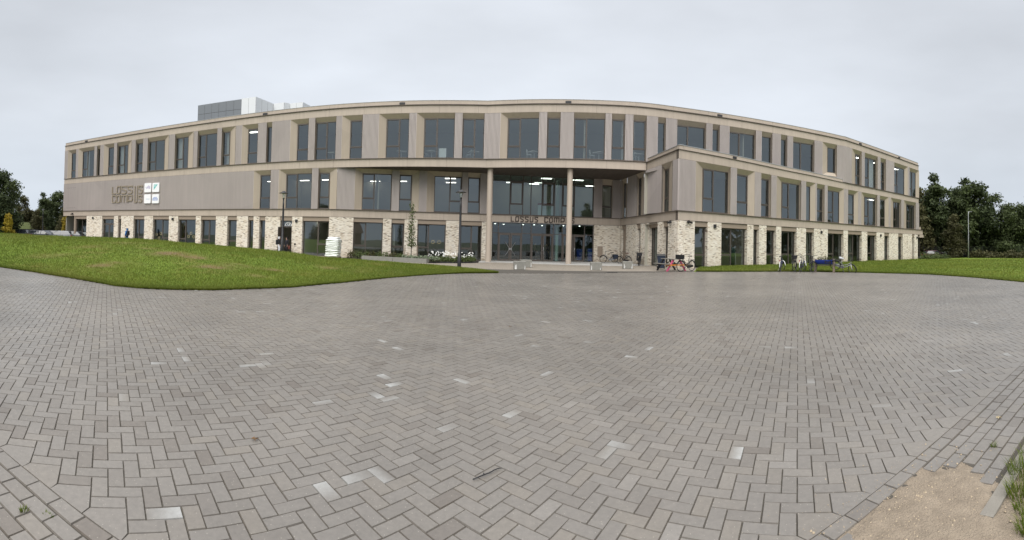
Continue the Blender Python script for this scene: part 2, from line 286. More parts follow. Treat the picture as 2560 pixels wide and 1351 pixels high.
def brick_mat():
    m = bpy.data.materials.new('washed_brick'); m.use_nodes = True; nt = m.node_tree; N = nt.nodes; L = nt.links; b = N['Principled BSDF']
    b.inputs['Roughness'].default_value = .85
    uv = N.new('ShaderNodeUVMap'); uv.uv_map = 'UVMap'
    br = N.new('ShaderNodeTexBrick'); br.offset = .5
    for k, v in (('Scale', 1.), ('Mortar Size', .006), ('Mortar Smooth', .3), ('Bias', 0.), ('Brick Width', .22), ('Row Height', .062)): br.inputs[k].default_value = v
    br.inputs['Color1'].default_value = (0, 0, 0, 1); br.inputs['Color2'].default_value = (1, 1, 1, 1); br.inputs['Mortar'].default_value = (.55, .55, .55, 1)
    L.new(uv.outputs[0], br.inputs['Vector'])
    rp = N.new('ShaderNodeValToRGB'); e = rp.color_ramp.elements
    e[0].position = 0; e[0].color = (.13, .095, .07, 1); e[1].position = 1; e[1].color = (.78, .73, .63, 1)
    for p, c in ((.09, (.25, .19, .13, 1)), (.17, (.47, .38, .28, 1)), (.30, (.56, .48, .37, 1)), (.48, (.68, .61, .50, 1)), (.75, (.60, .53, .43, 1))):
        q = e.new(p); q.color = c
    L.new(br.outputs['Color'], rp.inputs[0])
    # white wash smeared unevenly over bricks and joints
    tc = N.new('ShaderNodeTexCoord'); nz = N.new('ShaderNodeTexNoise'); nz.inputs['Scale'].default_value = 1.5; nz.inputs['Detail'].default_value = 8; nz.inputs['Roughness'].default_value = .75
    L.new(tc.outputs['Object'], nz.inputs['Vector'])
    r2 = N.new('ShaderNodeValToRGB'); r2.color_ramp.elements[0].position = .44; r2.color_ramp.elements[1].position = .66
    L.new(nz.outputs['Fac'], r2.inputs[0])
    ml = N.new('ShaderNodeMath'); ml.operation = 'MULTIPLY'; ml.inputs[1].default_value = .55; L.new(r2.outputs[0], ml.inputs[0])
    mx = N.new('ShaderNodeMix'); mx.data_type = 'RGBA'; mx.inputs[7].default_value = (.74, .71, .65, 1)
    L.new(ml.outputs[0], mx.inputs[0]); L.new(rp.outputs[0], mx.inputs[6])
    m2 = N.new('ShaderNodeMix'); m2.data_type = 'RGBA'; m2.inputs[7].default_value = (.56, .52, .46, 1)
    L.new(br.outputs['Fac'], m2.inputs[0]); L.new(mx.outputs[2], m2.inputs[6])
    # splash dirt low on the wall
    sp = N.new('ShaderNodeSeparateXYZ'); L.new(tc.outputs['Object'], sp.inputs[0])
    n3 = N.new('ShaderNodeTexNoise'); n3.inputs['Scale'].default_value = 3; L.new(tc.outputs['Object'], n3.inputs['Vector'])
    mr = N.new('ShaderNodeMapRange'); mr.inputs[1].default_value = .55; mr.inputs[2].default_value = -.1; mr.inputs[3].default_value = 0; mr.inputs[4].default_value = .9
    L.new(sp.outputs[2], mr.inputs[0])
    mm = N.new('ShaderNodeMath'); mm.operation = 'MULTIPLY'; L.new(mr.outputs[0], mm.inputs[0]); L.new(n3.outputs['Fac'], mm.inputs[1])
    m3 = N.new('ShaderNodeMix'); m3.data_type = 'RGBA'; m3.inputs[7].default_value = (.25, .19, .12, 1)
    L.new(mm.outputs[0], m3.inputs[0]); L.new(m2.outputs[2], m3.inputs[6]); L.new(m3.outputs[2], b.inputs['Base Color'])
    bp = N.new('ShaderNodeBump'); bp.inputs['Strength'].default_value = .5; bp.inputs['Distance'].default_value = .01; bp.invert = True
    L.new(br.outputs['Fac'], bp.inputs['Height']); L.new(bp.outputs['Normal'], b.inputs['Normal'])
    return m
M['brick'] = brick_mat()

def leaf_mat(name, c1, c2, tr=.25):
    m = bpy.data.materials.new(name); m.use_nodes = True; nt = m.node_tree; N = nt.nodes; L = nt.links; b = N['Principled BSDF']
    at = N.new('ShaderNodeAttribute'); at.attribute_name = 'tone'
    mx = N.new('ShaderNodeMix'); mx.data_type = 'RGBA'; mx.inputs[6].default_value = (*c1, 1); mx.inputs[7].default_value = (*c2, 1)
    L.new(at.outputs['Fac'], mx.inputs[0]); L.new(mx.outputs[2], b.inputs['Base Color'])
    b.inputs['Roughness'].default_value = .6; b.inputs['Specular IOR Level'].default_value = .25
    t = N.new('ShaderNodeBsdfTranslucent'); L.new(mx.outputs[2], t.inputs[0])
    ms = N.new('ShaderNodeMixShader'); ms.inputs[0].default_value = tr
    L.new(b.outputs[0], ms.inputs[1]); L.new(t.outputs[0], ms.inputs[2]); L.new(ms.outputs[0], N['Material Output'].inputs[0])
    return m
M['leaf'] = leaf_mat('dark_foliage', (.028, .042, .016), (.10, .128, .045))
M['leafb'] = leaf_mat('brownish_foliage', (.045, .045, .018), (.125, .12, .05))
M['leafy'] = leaf_mat('yellow_foliage', (.20, .15, .015), (.45, .34, .04))
M['leafg'] = leaf_mat('fresh_foliage', (.05, .075, .025), (.14, .17, .06))
M['leafs'] = leaf_mat('silver_foliage', (.16, .20, .13), (.32, .37, .25))
M['petal'] = leaf_mat('white_petals', (.7, .7, .68), (.85, .85, .82))
M['blade'] = leaf_mat('grass_blades', (.068, .115, .014), (.24, .26, .045), .3)
nt = M['blade'].node_tree; q = nt.nodes.new('ShaderNodeAttribute'); q.attribute_name = 'dry'; mxn = [n for n in nt.nodes if n.bl_idname == 'ShaderNodeMix'][0]
m2 = nt.nodes.new('ShaderNodeMix'); m2.data_type = 'RGBA'; m2.inputs[7].default_value = (.33, .26, .10, 1); m2.clamp_factor = True
nt.links.new(q.outputs['Fac'], m2.inputs[0]); nt.links.new(mxn.outputs[2], m2.inputs[6])
for n in nt.nodes:
    if n.bl_idname == 'ShaderNodeBsdfPrincipled': nt.links.new(m2.outputs[2], n.inputs['Base Color'])
    if n.bl_idname == 'ShaderNodeBsdfTranslucent': nt.links.new(m2.outputs[2], n.inputs[0])

def grass_mat():
    m = bpy.data.materials.new('lawn_turf'); m.use_nodes = True; nt = m.node_tree; N = nt.nodes; L = nt.links; b = N['Principled BSDF']
    b.inputs['Roughness'].default_value = .9; b.inputs['Specular IOR Level'].default_value = .15
    tc = N.new('ShaderNodeTexCoord')
    def nz(s, d=5, r=.6):
        n = N.new('ShaderNodeTexNoise'); n.inputs['Scale'].default_value = s; n.inputs['Detail'].default_value = d; n.inputs['Roughness'].default_value = r
        L.new(tc.outputs['Object'], n.inputs['Vector']); return n
    a = nz(14, 8, .75); r = N.new('ShaderNodeValToRGB'); e = r.color_ramp.elements
    e[0].position = .3; e[0].color = (.055, .10, .012, 1); e[1].position = .72; e[1].color = (.19, .25, .035, 1)
    L.new(a.outputs['Fac'], r.inputs[0])
    p = nz(.55, 6, .68); r2 = N.new('ShaderNodeValToRGB'); r2.color_ramp.elements[0].position = .56; r2.color_ramp.elements[1].position = .72
    L.new(p.outputs['Fac'], r2.inputs[0])
    ml = N.new('ShaderNodeMath'); ml.operation = 'MULTIPLY'; ml.inputs[1].default_value = .75; L.new(r2.outputs[0], ml.inputs[0])
    mx = N.new('ShaderNodeMix'); mx.data_type = 'RGBA'; mx.inputs[7].default_value = (.22, .17, .06, 1)
    L.new(ml.outputs[0], mx.inputs[0]); L.new(r.outputs[0], mx.inputs[6])
    # bare brown scars where the turf has died
    q = N.new('ShaderNodeAttribute'); q.attribute_name = 'dry'
    r3 = N.new('ShaderNodeMath'); r3.operation = 'MULTIPLY'; r3.inputs[1].default_value = .95; r3.use_clamp = True; L.new(q.outputs['Fac'], r3.inputs[0])
    m2 = N.new('ShaderNodeMix'); m2.data_type = 'RGBA'; m2.inputs[7].default_value = (.15, .105, .06, 1)
    L.new(r3.outputs[0], m2.inputs[0]); L.new(mx.outputs[2], m2.inputs[6]); L.new(m2.outputs[2], b.inputs['Base Color'])
    bp = N.new('ShaderNodeBump'); bp.inputs['Strength'].default_value = .7; bp.inputs['Distance'].default_value = .05
    L.new(a.outputs['Fac'], bp.inputs['Height']); L.new(bp.outputs['Normal'], b.inputs['Normal'])
    return m
M['grass'] = grass_mat()

def paver_mat():
    m = bpy.data.materials.new('grey_pavers'); m.use_nodes = True; nt = m.node_tree; N = nt.nodes; L = nt.links; b = N['Principled BSDF']
    def att(n):
        a = N.new('ShaderNodeAttribute'); a.attribute_name = n; return a
    tc = N.new('ShaderNodeTexCoord')
    tone = att('tone'); rp = N.new('ShaderNodeValToRGB'); e = rp.color_ramp.elements
    e[0].position = 0; e[0].color = (.122, .106, .090, 1); e[1].position = 1; e[1].color = (.180, .165, .148, 1)
    for p, c in ((.3, (.147, .133, .117, 1)), (.55, (.158, .144, .128, 1)), (.8, (.162, .144, .122, 1))):
        q = e.new(p); q.color = c
    L.new(tone.outputs['Fac'], rp.inputs[0])
    n1 = N.new('ShaderNodeTexNoise'); n1.inputs['Scale'].default_value = 25; n1.inputs['Detail'].default_value = 8; n1.inputs['Roughness'].default_value = .75
    L.new(tc.outputs['Object'], n1.inputs['Vector'])
    mr = N.new('ShaderNodeMapRange'); mr.inputs[1].default_value = .25; mr.inputs[2].default_value = .75; mr.inputs[3].default_value = .80; mr.inputs[4].default_value = 1.2
    L.new(n1.outputs['Fac'], mr.inputs[0])
    big = N.new('ShaderNodeTexNoise'); big.inputs['Scale'].default_value = .35; big.inputs['Detail'].default_value = 8; big.inputs['Roughness'].default_value = .62; L.new(tc.outputs['Object'], big.inputs['Vector'])
    mb = N.new('ShaderNodeMapRange'); mb.inputs[1].default_value = .3; mb.inputs[2].default_value = .7; mb.inputs[3].default_value = .80; mb.inputs[4].default_value = 1.2
    L.new(big.outputs['Fac'], mb.inputs[0])
    mm = N.new('ShaderNodeMath'); mm.operation = 'MULTIPLY'; L.new(mr.outputs[0], mm.inputs[0]); L.new(mb.outputs[0], mm.inputs[1])
    sc = N.new('ShaderNodeVectorMath'); sc.operation = 'SCALE'; L.new(rp.outputs[0], sc.inputs[0]); L.new(mm.outputs[0], sc.inputs['Scale'])
    # pale aggregate grains
    vo = N.new('ShaderNodeTexVoronoi'); vo.inputs['Scale'].default_value = 60; L.new(tc.outputs['Object'], vo.inputs['Vector'])
    gt = N.new('ShaderNodeMath'); gt.operation = 'LESS_THAN'; gt.inputs[1].default_value = .16; L.new(vo.outputs['Distance'], gt.inputs[0])
    sx = N.new('ShaderNodeSeparateColor'); L.new(vo.outputs['Color'], sx.inputs[0])
    g2 = N.new('ShaderNodeMath'); g2.operation = 'GREATER_THAN'; g2.inputs[1].default_value = .82; L.new(sx.outputs[0], g2.inputs[0])
    gm = N.new('ShaderNodeMath'); gm.operation = 'MULTIPLY'; L.new(gt.outputs[0], gm.inputs[0]); L.new(g2.outputs[0], gm.inputs[1])
    gs = N.new('ShaderNodeMath'); gs.operation = 'MULTIPLY'; gs.inputs[1].default_value = .65; L.new(gm.outputs[0], gs.inputs[0])
    mx = N.new('ShaderNodeMix'); mx.data_type = 'RGBA'; mx.inputs[7].default_value = (.42, .39, .33, 1)
    L.new(gs.outputs[0], mx.inputs[0]); L.new(sc.outputs[0], mx.inputs[6])
    # lime bloom: strongest along one edge of the few bricks that carry it
    ch = att('chalk'); ed = att('edge')
    n4 = N.new('ShaderNodeTexNoise'); n4.inputs['Scale'].default_value = 18; n4.inputs['Detail'].default_value = 7; n4.inputs['Roughness'].default_value = .8; L.new(tc.outputs['Object'], n4.inputs['Vector'])
    k1 = N.new('ShaderNodeMath'); k1.operation = 'MULTIPLY'; L.new(ed.outputs['Fac'], k1.inputs[0]); L.new(n4.outputs['Fac'], k1.inputs[1])
    k2 = N.new('ShaderNodeMath'); k2.operation = 'MULTIPLY'; k2.inputs[1].default_value = 1.6; k2.use_clamp = True; L.new(k1.outputs[0], k2.inputs[0])
    k3 = N.new('ShaderNodeMath'); k3.operation = 'MULTIPLY'; L.new(k2.outputs[0], k3.inputs[0]); L.new(ch.outputs['Fac'], k3.inputs[1])
    m2 = N.new('ShaderNodeMix'); m2.data_type = 'RGBA'; m2.inputs[7].default_value = (.40, .41, .405, 1)
    L.new(k3.outputs[0], m2.inputs[0]); L.new(mx.outputs[2], m2.inputs[6]); L.new(m2.outputs[2], b.inputs['Base Color'])
    b.inputs['Roughness'].default_value = .36; b.inputs['Specular IOR Level'].default_value = .85
    bp = N.new('ShaderNodeBump'); bp.inputs['Strength'].default_value = .35; bp.inputs['Distance'].default_value = .004
    L.new(n1.outputs['Fac'], bp.inputs['Height']); L.new(bp.outputs['Normal'], b.inputs['Normal'])
    return m
M['paver'] = paver_mat()
M['joint'] = mat('joint_sand', (.062, .055, .045), .95, 0, .3, 30)
M['soil'] = mat('bed_soil', (.035, .026, .018), .95, 0, .4, 8, .8, 30)
M['sand'] = mat('loose_sand', (.185, .148, .108), .95, 0, .28, 9, .9, 70, col2=(.25, .205, .155), detail=10.)
M['asph'] = mat('asphalt', (.06, .06, .06), .9, 0, .2, 2)

def fore_mat():
    m = mat('forecourt_clinker', (.255, .225, .188), .7, 0, .16, 1.6); nt = m.node_tree; N = nt.nodes; L = nt.links; b = N['Principled BSDF']
    src = b.inputs['Base Color'].links[0].from_socket
    tc = N.new('ShaderNodeTexCoord'); br = N.new('ShaderNodeTexBrick')
    for k, v in (('Scale', 1.), ('Mortar Size', .006), ('Brick Width', .21), ('Row Height', .07)): br.inputs[k].default_value = v
    br.inputs['Color1'].default_value = (.8, .8, .8, 1); br.inputs['Color2'].default_value = (1.15, 1.12, 1.08, 1); br.inputs['Mortar'].default_value = (.5, .5, .5, 1)
    L.new(tc.outputs['Object'], br.inputs['Vector'])
    mx = N.new('ShaderNodeMix'); mx.data_type = 'RGBA'; mx.blend_type = 'MULTIPLY'; mx.inputs[0].default_value = 1
    L.new(src, mx.inputs[6]); L.new(br.outputs['Color'], mx.inputs[7]); L.new(mx.outputs[2], b.inputs['Base Color'])
    return m
M['fore'] = fore_mat()
M['spoke'] = mat('dull_wheel_metal', (.11, .11, .115), .45, .4, .1, 9)
M['curtain'] = mat('pale_curtain', (.5, .5, .48), .9, 0, .12, 6)
# ---------------------------------------------------------------- ground
PH = math.radians(7.797); CU_, SU_ = math.cos(PH), math.sin(PH)
def uv2xy(u, v): return u*CU_-v*SU_, u*SU_+v*CU_
PLAZA = [(-34, -5), (-34, 9.6), (-26, 8.3), (-20, 7.4), (-16.16, 7.05), (-12.66, 7.73), (-10.6, 7.85), (-9.21, 8.2), (-8.4, 8.85), (-7.77, 9.67), (-6.45, 12.11), (-5.77, 14.47), (-4.89, 17.4), (-4.1, 19.2), (-3.22, 20.55), (-2.1, 21.7), (-.62, 22.5), (2.59, 23.25), (6.07, 24.07), (8.42, 24.7), (10.12, 25.14), (11.3, 25.2), (12.64, 24.67), (14.8, 24.1), (16.67, 23.43), (18.5, 22), (19.93, 19.88), (20.83, 17.5), (21.28, 15.4), (20.98, 13.6), (20.4, 11.9), (18.47, 8.01), (17.6, 5), (17.4, 1), (18, -5)]
def inside(x, y, poly):
    x = np.asarray(x); y = np.asarray(y); r = np.zeros(x.shape, bool); n = len(poly)
    for i in range(n):
        (x0, y0), (x1, y1) = poly[i], poly[(i+1) % n]
        if y0 == y1: continue
        r ^= ((y0 > y) != (y1 > y)) & (x < (x1-x0)*(y-y0)/(y1-y0)+x0)
    return r
SANDUV = [(1.80, 1.02), (1.86, 1.38), (1.93, 1.535), (2.28, 1.555), (2.54, 1.56), (2.70, 1.545), (2.80, 1.50), (2.89, 1.45), (2.97, 1.33), (2.90, 1.17), (2.80, 1.0), (2.6, .86), (2.2, .6), (1.6, .4)]

def pavers():
    rs = np.random.RandomState(3); w = .105; s2 = math.sqrt(2)
    # herringbone laid at 45 degrees to the gutter
    n = 340; I, J = np.meshgrid(np.arange(-n, n+1), np.arange(-n, n+1)); t = (I-J) % 4
    rows = []
    for k, (cx, cy, ang) in ((0, (1., .5, 0)), (3, (.5, 1., 1))):
        sel = (t == k) & (I+J >= 0); i = I[sel]; j = J[sel]
        p = (i+cx)*w; q = (j+cy)*w
        u = (p-q)/s2+2.054; v = (p+q)/s2+1.745
        rows.append(np.stack([u, v, np.full(len(u), PI/4 if ang == 0 else 3*PI/4), np.full(len(u), .21), np.full(len(u), .105)], 1))
    A = np.concatenate(rows); x, y = uv2xy(A[:, 0], A[:, 1]); A = A[inside(x, y, PLAZA)]
    # gutter course and the stretcher courses behind it
    B = []
    for r in range(22):
        v = 1.62-.1085*r-(.006 if r else 0); off = .105*(r % 2)
        for k in range(-60, 70):
            u = k*.2135+off+.05; B.append((u, v, 0, .21, .105))
    B = np.array(B); sx = inside(B[:, 0], B[:, 1], SANDUV); kerb = (B[:, 0] > 2.37) & (B[:, 1] < 1.04) | ((B[:, 0] > 1.7) & (B[:, 1] < .9))
    edge = inside(B[:, 0]-.06, B[:, 1]-.03, SANDUV) & (rs.rand(len(B)) < .6)
    B = B[~sx & ~kerb & (np.abs(B[:, 0]) < 9)]
    A = np.concatenate([A, B]); N = len(A)
    A[:, 2] += rs.normal(0, .006, N); A[:, 0] += rs.normal(0, .0008, N); A[:, 1] += rs.normal(0, .0008, N)
    hl = A[:, 3]/2-.0017; hw = A[:, 4]/2-.0017; c, s = np.cos(A[:, 2]), np.sin(A[:, 2])
    far = np.hypot(A[:, 0], A[:, 1])
    h = rs.normal(0, .0011, N); ta = rs.normal(0, .006, N); tb = rs.normal(0, .006, N)
    V = np.zeros((N, 8, 3)); ED = np.zeros((N, 8)); es = rs.randint(0, 4, N)
    for k, (a, b) in enumerate(((-1, -1), (1, -1), (1, 1), (-1, 1))):
        for lay, ins, z in ((0, .0, -.011), (1, .0035, 0.)):
            l = (hl-ins)*a; m_ = (hw-ins)*b
            u = A[:, 0]+l*c-m_*s; v = A[:, 1]+l*s+m_*c; xx, yy = uv2xy(u, v)
            V[:, lay*4+k, 0] = xx; V[:, lay*4+k, 1] = yy; V[:, lay*4+k, 2] = z+(h+l*ta+m_*tb if lay else h)+gz(xx, yy)
            e = np.where(es == 0, a > 0, np.where(es == 1, b > 0, np.where(es == 2, a < 0, b < 0))).astype(float)
            ED[:, lay*4+k] = .08+.95*e
    F = np.array([[4, 5, 6, 7], [0, 1, 5, 4], [1, 2, 6, 5], [2, 3, 7, 6], [3, 0, 4, 7]])
    F = (F[None]+8*np.arange(N)[:, None, None]).reshape(-1, 4)
    tone = np.clip(rs.normal(.5, .19, N)+.1*noise2(A[:, 0]*.8, A[:, 1]*.8, 6), 0, 1)
    patch = noise2(A[:, 0]*.5, A[:, 1]*.5, 5)
    pr = .011*(1+1.2*patch)
    ch = (rs.rand(N) < pr)*rs.uniform(.2, .8, N); big = rs.rand(N) < .0005; ch = np.where(big & (A[:, 1] > 1.8), .9, ch)
    o = np_mesh('plaza_paving', V.reshape(-1, 3), F, M['paver'], {'tone': ('FLOAT', np.repeat(tone, 8)), 'chalk': ('FLOAT', np.repeat(ch, 8)), 'edge': ('FLOAT', ED.reshape(-1))})
    tag(o, kind='structure')
    # cut stones that fill the saw-tooth along the gutter
    mb = []; fc = []; tn = []; k0 = -24
    for k in range(k0, 25):
        u0 = 2.054+.29698*k; g = .0028; jit = .004*math.sin(k*2.1)
        P = [(u0-.297+g+.012, 1.676), (u0-g+.012+jit, 1.676), (u0-g*2, 1.745-.003), (u0-.1485, 1.745+.1485-g*1.6), (u0-.297+g*2, 1.745-.003)]
        b0 = len(mb); hz = rnd.gauss(0, .001)
        for (u, v) in P: mb.append((*uv2xy(u, v), .0005+hz))
        cu = sum(p[0] for p in P)/5; cv = sum(p[1] for p in P)/5
        for (u, v) in P: mb.append((*uv2xy(u+(u-cu)*.02, v+(v-cv)*.02), -.012))
        for q in ((0, 1, 2, 3), (3, 4, 0, 0)): fc.append([b0+i for i in q])
        for i in range(5): fc.append([b0+5+i, b0+5+(i+1) % 5, b0+(i+1) % 5, b0+i])
        tn += [.62+rnd.uniform(-.12, .12)]*10
    V = np.array(mb); me = bpy.data.meshes.new('edge_stones'); me.from_pydata([tuple(p) for p in V], [], [list(dict.fromkeys(f)) for f in fc])
    for nme, arr in (('tone', tn), ('chalk', [0.]*len(tn)), ('edge', [0.]*len(tn))):
        a = me.attributes.new(nme, 'FLOAT', 'POINT'); a.data.foreach_set('value', arr)
    bm = bmesh.new(); bm.from_mesh(me); bmesh.ops.recalc_face_normals(bm, faces=bm.faces); bm.to_mesh(me); bm.free()
    me.materials.append(M['paver']); o = link(bpy.data.objects.new('pavement_edge', me)); tag(o, kind='structure')
pavers()

def sheet(name, xs, ys, zf, m, keep=None, kind='structure', label=None, cat=None, smooth=True):
    X, Y = np.meshgrid(xs, ys); Z = zf(X, Y)*np.ones_like(X); n, k = X.shape
    V = np.stack([X, Y, Z], -1).reshape(-1, 3); id_ = np.arange(n*k).reshape(n, k)
    F = np.stack([id_[:-1, :-1], id_[:-1, 1:], id_[1:, 1:], id_[1:, :-1]], -1).reshape(-1, 4)
    if keep is not None:
        cx = V[F].mean(1); F = F[keep(cx[:, 0], cx[:, 1])]
    o = np_mesh(name, V, F, m, smooth=smooth); return tag(o, label, cat, kind=kind)
sheet('ground', np.linspace(-600, 600, 41), np.linspace(-400, 800, 41), lambda x, y: -.42+0*x, mat('far_ground', (.07, .08, .04), .95, 0, .3, .05))
sheet('joint_bed', np.linspace(-34, 22, 90), np.linspace(-5, 26, 60), lambda x, y: -.0095+gz(x, y), M['joint'])
sheet('forecourt', np.linspace(-60, 13.5, 100), np.linspace(7, 43, 70), lambda x, y: -.014+gz(x, y), M['fore'], keep=lambda x, y: (y > 22.2+(x+.6)*.235) & (x > -3.2) | (x <= -3.2) & (y > 21))
# smooth concrete apron under the canopy
ap = [(-3.6, 39.6), (-3.0, 36.0), (-1.2, 37.2), (2.6, 36.0), (6.3, 34.9), (9.2, 34.2), (10.7, 34.6), (11.05, 33.9), (10.2, 41.4), (5, 41.2), (0, 40.6)]
mb = MB(); mb.face([(x, y, gz(x, y)+.012) for x, y in ap]); 
for (a, b), (c, d) in zip(ap, ap[1:]+ap[:1]): mb.face([(a, b, gz(a, b)+.012), (c, d, gz(c, d)+.012), (c, d, gz(c, d)-.1), (a, b, gz(a, b)-.1)])
tag(mb.build('entrance_apron_pavement', M['slab']), kind='structure')
sheet('car_park_road', np.linspace(-130, -20, 30), np.linspace(-20, 90, 30), lambda x, y: -.2+0*x, M['asph'], keep=lambda x, y: (np.hypot(x, y) > 47))
sheet('side_road', np.linspace(44, 150, 20), np.linspace(-30, 110, 20), lambda x, y: -.33+0*x, M['asph'])

# the grassy mound left of the plaza: height field in azimuth / distance -------
MT = [(-1.75, 21, 34, 1.0, 50), (-1.45, 19.5, 31, 1.08, 48), (-1.1622, 17.6, 29, 1.16, 46), (-1.026, 14.84, 28, 1.11, 46), (-.8992, 12.7, 26.5, 1.12, 44), (-.8472, 12.35, 26, 1.1, 43), (-.7727, 12.25, 25.3, 1.03, 42), (-.6812, 12.4, 25, .93, 38), (-.493+.0, 13.73, 27, .54, 35.3), (-.545, 13.3, 26, .69, 36), (-.4259, 14.9, 28, .30, 35), (-.3833, 15.6, 28.3, .26, 34.2), (-.277, 18.1, 27.5, .14, 32.6), (-.188, 20.2, 26.3, .12, 28.6), (-.113, 21.9, 24.8, .07, 25.9), (-.045, 22.62, 23.2, .03, 23.7), (-.028, 22.7, 22.75, .02, 22.8)]
MT = np.array(sorted(MT))
def mound_z(th, r):
    rf, rc, zc, rb = (np.interp(th, MT[:, 0], MT[:, i]) for i in (1, 2, 3, 4))
    t = np.clip((r-rf)/np.maximum(rc-rf, .05), 0, 1); up = (1-(1-t)**1.9)*.55+(t*t*(3-2*t))*.45
    dn = 1-sstep(0, 1, (r-rc)/np.maximum(rb-rc, .05))
    x, y = r*np.sin(th), r*np.cos(th)
    bmp = noise2(x*1.1, y*1.1, 2)*.03+noise2(x*3, y*3, 4)*.012
    body = zc*np.where(r < rc, up, dn)
    return body+bmp*np.clip(body*5, 0, 1)+gz(x, y)*sstep(0, 1, (r-rf)/10)+.012
th = np.linspace(-1.75, -.028, 260); tt = np.linspace(0, 1, 120)
TH, TT = np.meshgrid(th, tt); RF = np.interp(TH, MT[:, 0], MT[:, 1]); RB = np.interp(TH, MT[:, 0], MT[:, 4]); RR = RF-.03+(RB-RF)*TT
Vm = np.stack([RR*np.sin(TH), RR*np.cos(TH), mound_z(TH, RR)], -1); Vm[0, :, 2] = -.03
idm = np.arange(260*120).reshape(120, 260); Fm = np.stack([idm[:-1, :-1], idm[1:, :-1], idm[1:, 1:], idm[:-1, 1:]], -1).reshape(-1, 4)
DRY = ((-.77, 18.9, .055, .7, .9), (-.72, 18.2, .03, .4, .8), (-.675, 16.3, .04, .4, 1.), (-.905, 16.2, .05, .4, .65), (-.536, 17.2, .022, .35, .9), (-.617, 17.3, .035, .5, .6), (-1.05, 19.2, .05, .5, .45), (-.96, 21, .04, .5, .4), (-.42, 20.5, .03, .5, .35), (-.82, 20.5, .03, .3, .5), (-.30, 24.6, .025, .5, .5), (-.87, 22.5, .05, .35, .45), (-.58, 15.2, .03, .3, .4))
def dryness(th, r):
    x, y = r*np.sin(th), r*np.cos(th); d = 0*th
    for a, b, wa, wr, k in DRY: d = d+k*np.exp(-((th-a)/wa)**2-((r-b)/wr)**2)
    n = noise2(x*3.3, y*3.3, 14)*.55+noise2(x*9, y*9, 15)*.6
    return np.clip(d*(1+n)*1.15+.34*np.clip(noise2(x*.8, y*.8, 16)+.4*n-.35, 0, 1), 0, 1)
tag(np_mesh('grass_mound_terrain', Vm.reshape(-1, 3), Fm[:, ::-1], M['grass'], {'dry': ('FLOAT', dryness(TH, RR).ravel())}, smooth=True), kind='structure')
# the flat lawn on the right
LT = np.array(sorted([(.4145, 27.54, 27.6), (.423, 27.5, 30.5), (.43, 27.5, 32.3), (.474, 27.7, 34), (.535, 28.1, 36.1), (.618, 28.75, 39.5), (.697, 28.9, 43.7), (.787, 28.15, 49.2), (.872, 27.2, 56.3), (.93, 26.6, 62.5), (.944, 26.3, 68), (1.017, 24.3, 75), (1.09, 22.2, 75), (1.162, 20.13, 75), (1.3, 18.3, 75), (1.5, 17.4, 75), (1.75, 17.5, 75)]))
def lawn_z(th, r):
    x, y = r*np.sin(th), r*np.cos(th); rf = np.interp(th, LT[:, 0], LT[:, 1])
    return .02+(noise2(x*.5, y*.5, 9)*.03+.03)*np.clip((r-rf)/3, 0, 1)
th = np.linspace(.4145, 1.75, 220); TH, TT = np.meshgrid(th, np.linspace(0, 1, 70)**1.4); RF = np.interp(TH, LT[:, 0], LT[:, 1]); RB = np.interp(TH, LT[:, 0], LT[:, 2]); RR = RF-.03+(RB-RF)*TT
Vl = np.stack([RR*np.sin(TH), RR*np.cos(TH), lawn_z(TH, RR)], -1); Vl[0, :, 2] = -.03
idm = np.arange(220*70).reshape(70, 220); Fm = np.stack([idm[:-1, :-1], idm[1:, :-1], idm[1:, 1:], idm[:-1, 1:]], -1).reshape(-1, 4)
tag(np_mesh('lawn_terrain', Vl.reshape(-1, 3), Fm[:, ::-1], M['grass'], smooth=True), kind='structure')

def blades(name, n, thr, table, zf, hgt, wid, seed, edge=.25, rmax=40, dryf=None):
    rs = np.random.RandomState(seed); t = rs.uniform(*thr, n)
    rf = np.interp(t, table[:, 0], table[:, 1]); rb = np.minimum(np.interp(t, table[:, 0], table[:, -1]), rmax)
    u = rs.rand(n)**1.5; on = rs.rand(n) < edge; u = np.where(on, rs.rand(n)**2*.03, u)
    r = rf-.05+(np.maximum(rb, rf+.1)-rf)*u; x, y = r*np.sin(t), r*np.cos(t); z = zf(t, np.maximum(r, rf+.02))
    patch = noise2(x*.9, y*.9, 11)*.7+noise2(x*2.6, y*2.6, 12)*.5; dry = dryf(t, r) if dryf else np.clip(.5*noise2(x*.7, y*.7, 13)-.35, 0, 1)
    ok = rs.rand(n) > dry*.6; t, r, x, y, z, patch, dry = (q[ok] for q in (t, r, x, y, z, patch, dry)); n = len(t)
    hh = hgt*rs.uniform(.5, 1.25, n)*np.clip(r/22, .8, 1.6)*(1+.25*patch); ww = wid*rs.uniform(.7, 1.3, n)*np.clip(r/16, .8, 2.5); a = rs.uniform(0, PI, n)
    dx, dy = np.cos(a)*ww, np.sin(a)*ww; lx, ly = rs.normal(0, .5, n)*hh, rs.normal(0, .5, n)*hh
    V = np.stack([np.stack([x-dx, y-dy, z-.01], 1), np.stack([x+dx, y+dy, z-.01], 1), np.stack([x+lx, y+ly, z+hh], 1)], 1).reshape(-1, 3)
    F = np.arange(3*n).reshape(-1, 3); tone = np.clip(rs.normal(.40, .2, n)+.22*patch, 0, 1)
    o = np_mesh(name, V, F, M['blade'], {'tone': ('FLOAT', np.repeat(tone, 3)), 'dry': ('FLOAT', np.repeat(np.clip(dry*1.2*rs.uniform(.3, 1.2, n), 0, 1), 3))}); return o
tag(blades('mound_grass', 230000, (-1.25, -.03), MT[:, [0, 1, 2]], mound_z, .075, .009, 21, dryf=dryness), 'short green grass with straw-coloured patches covering the mound beside the plaza', 'grass', kind='stuff')
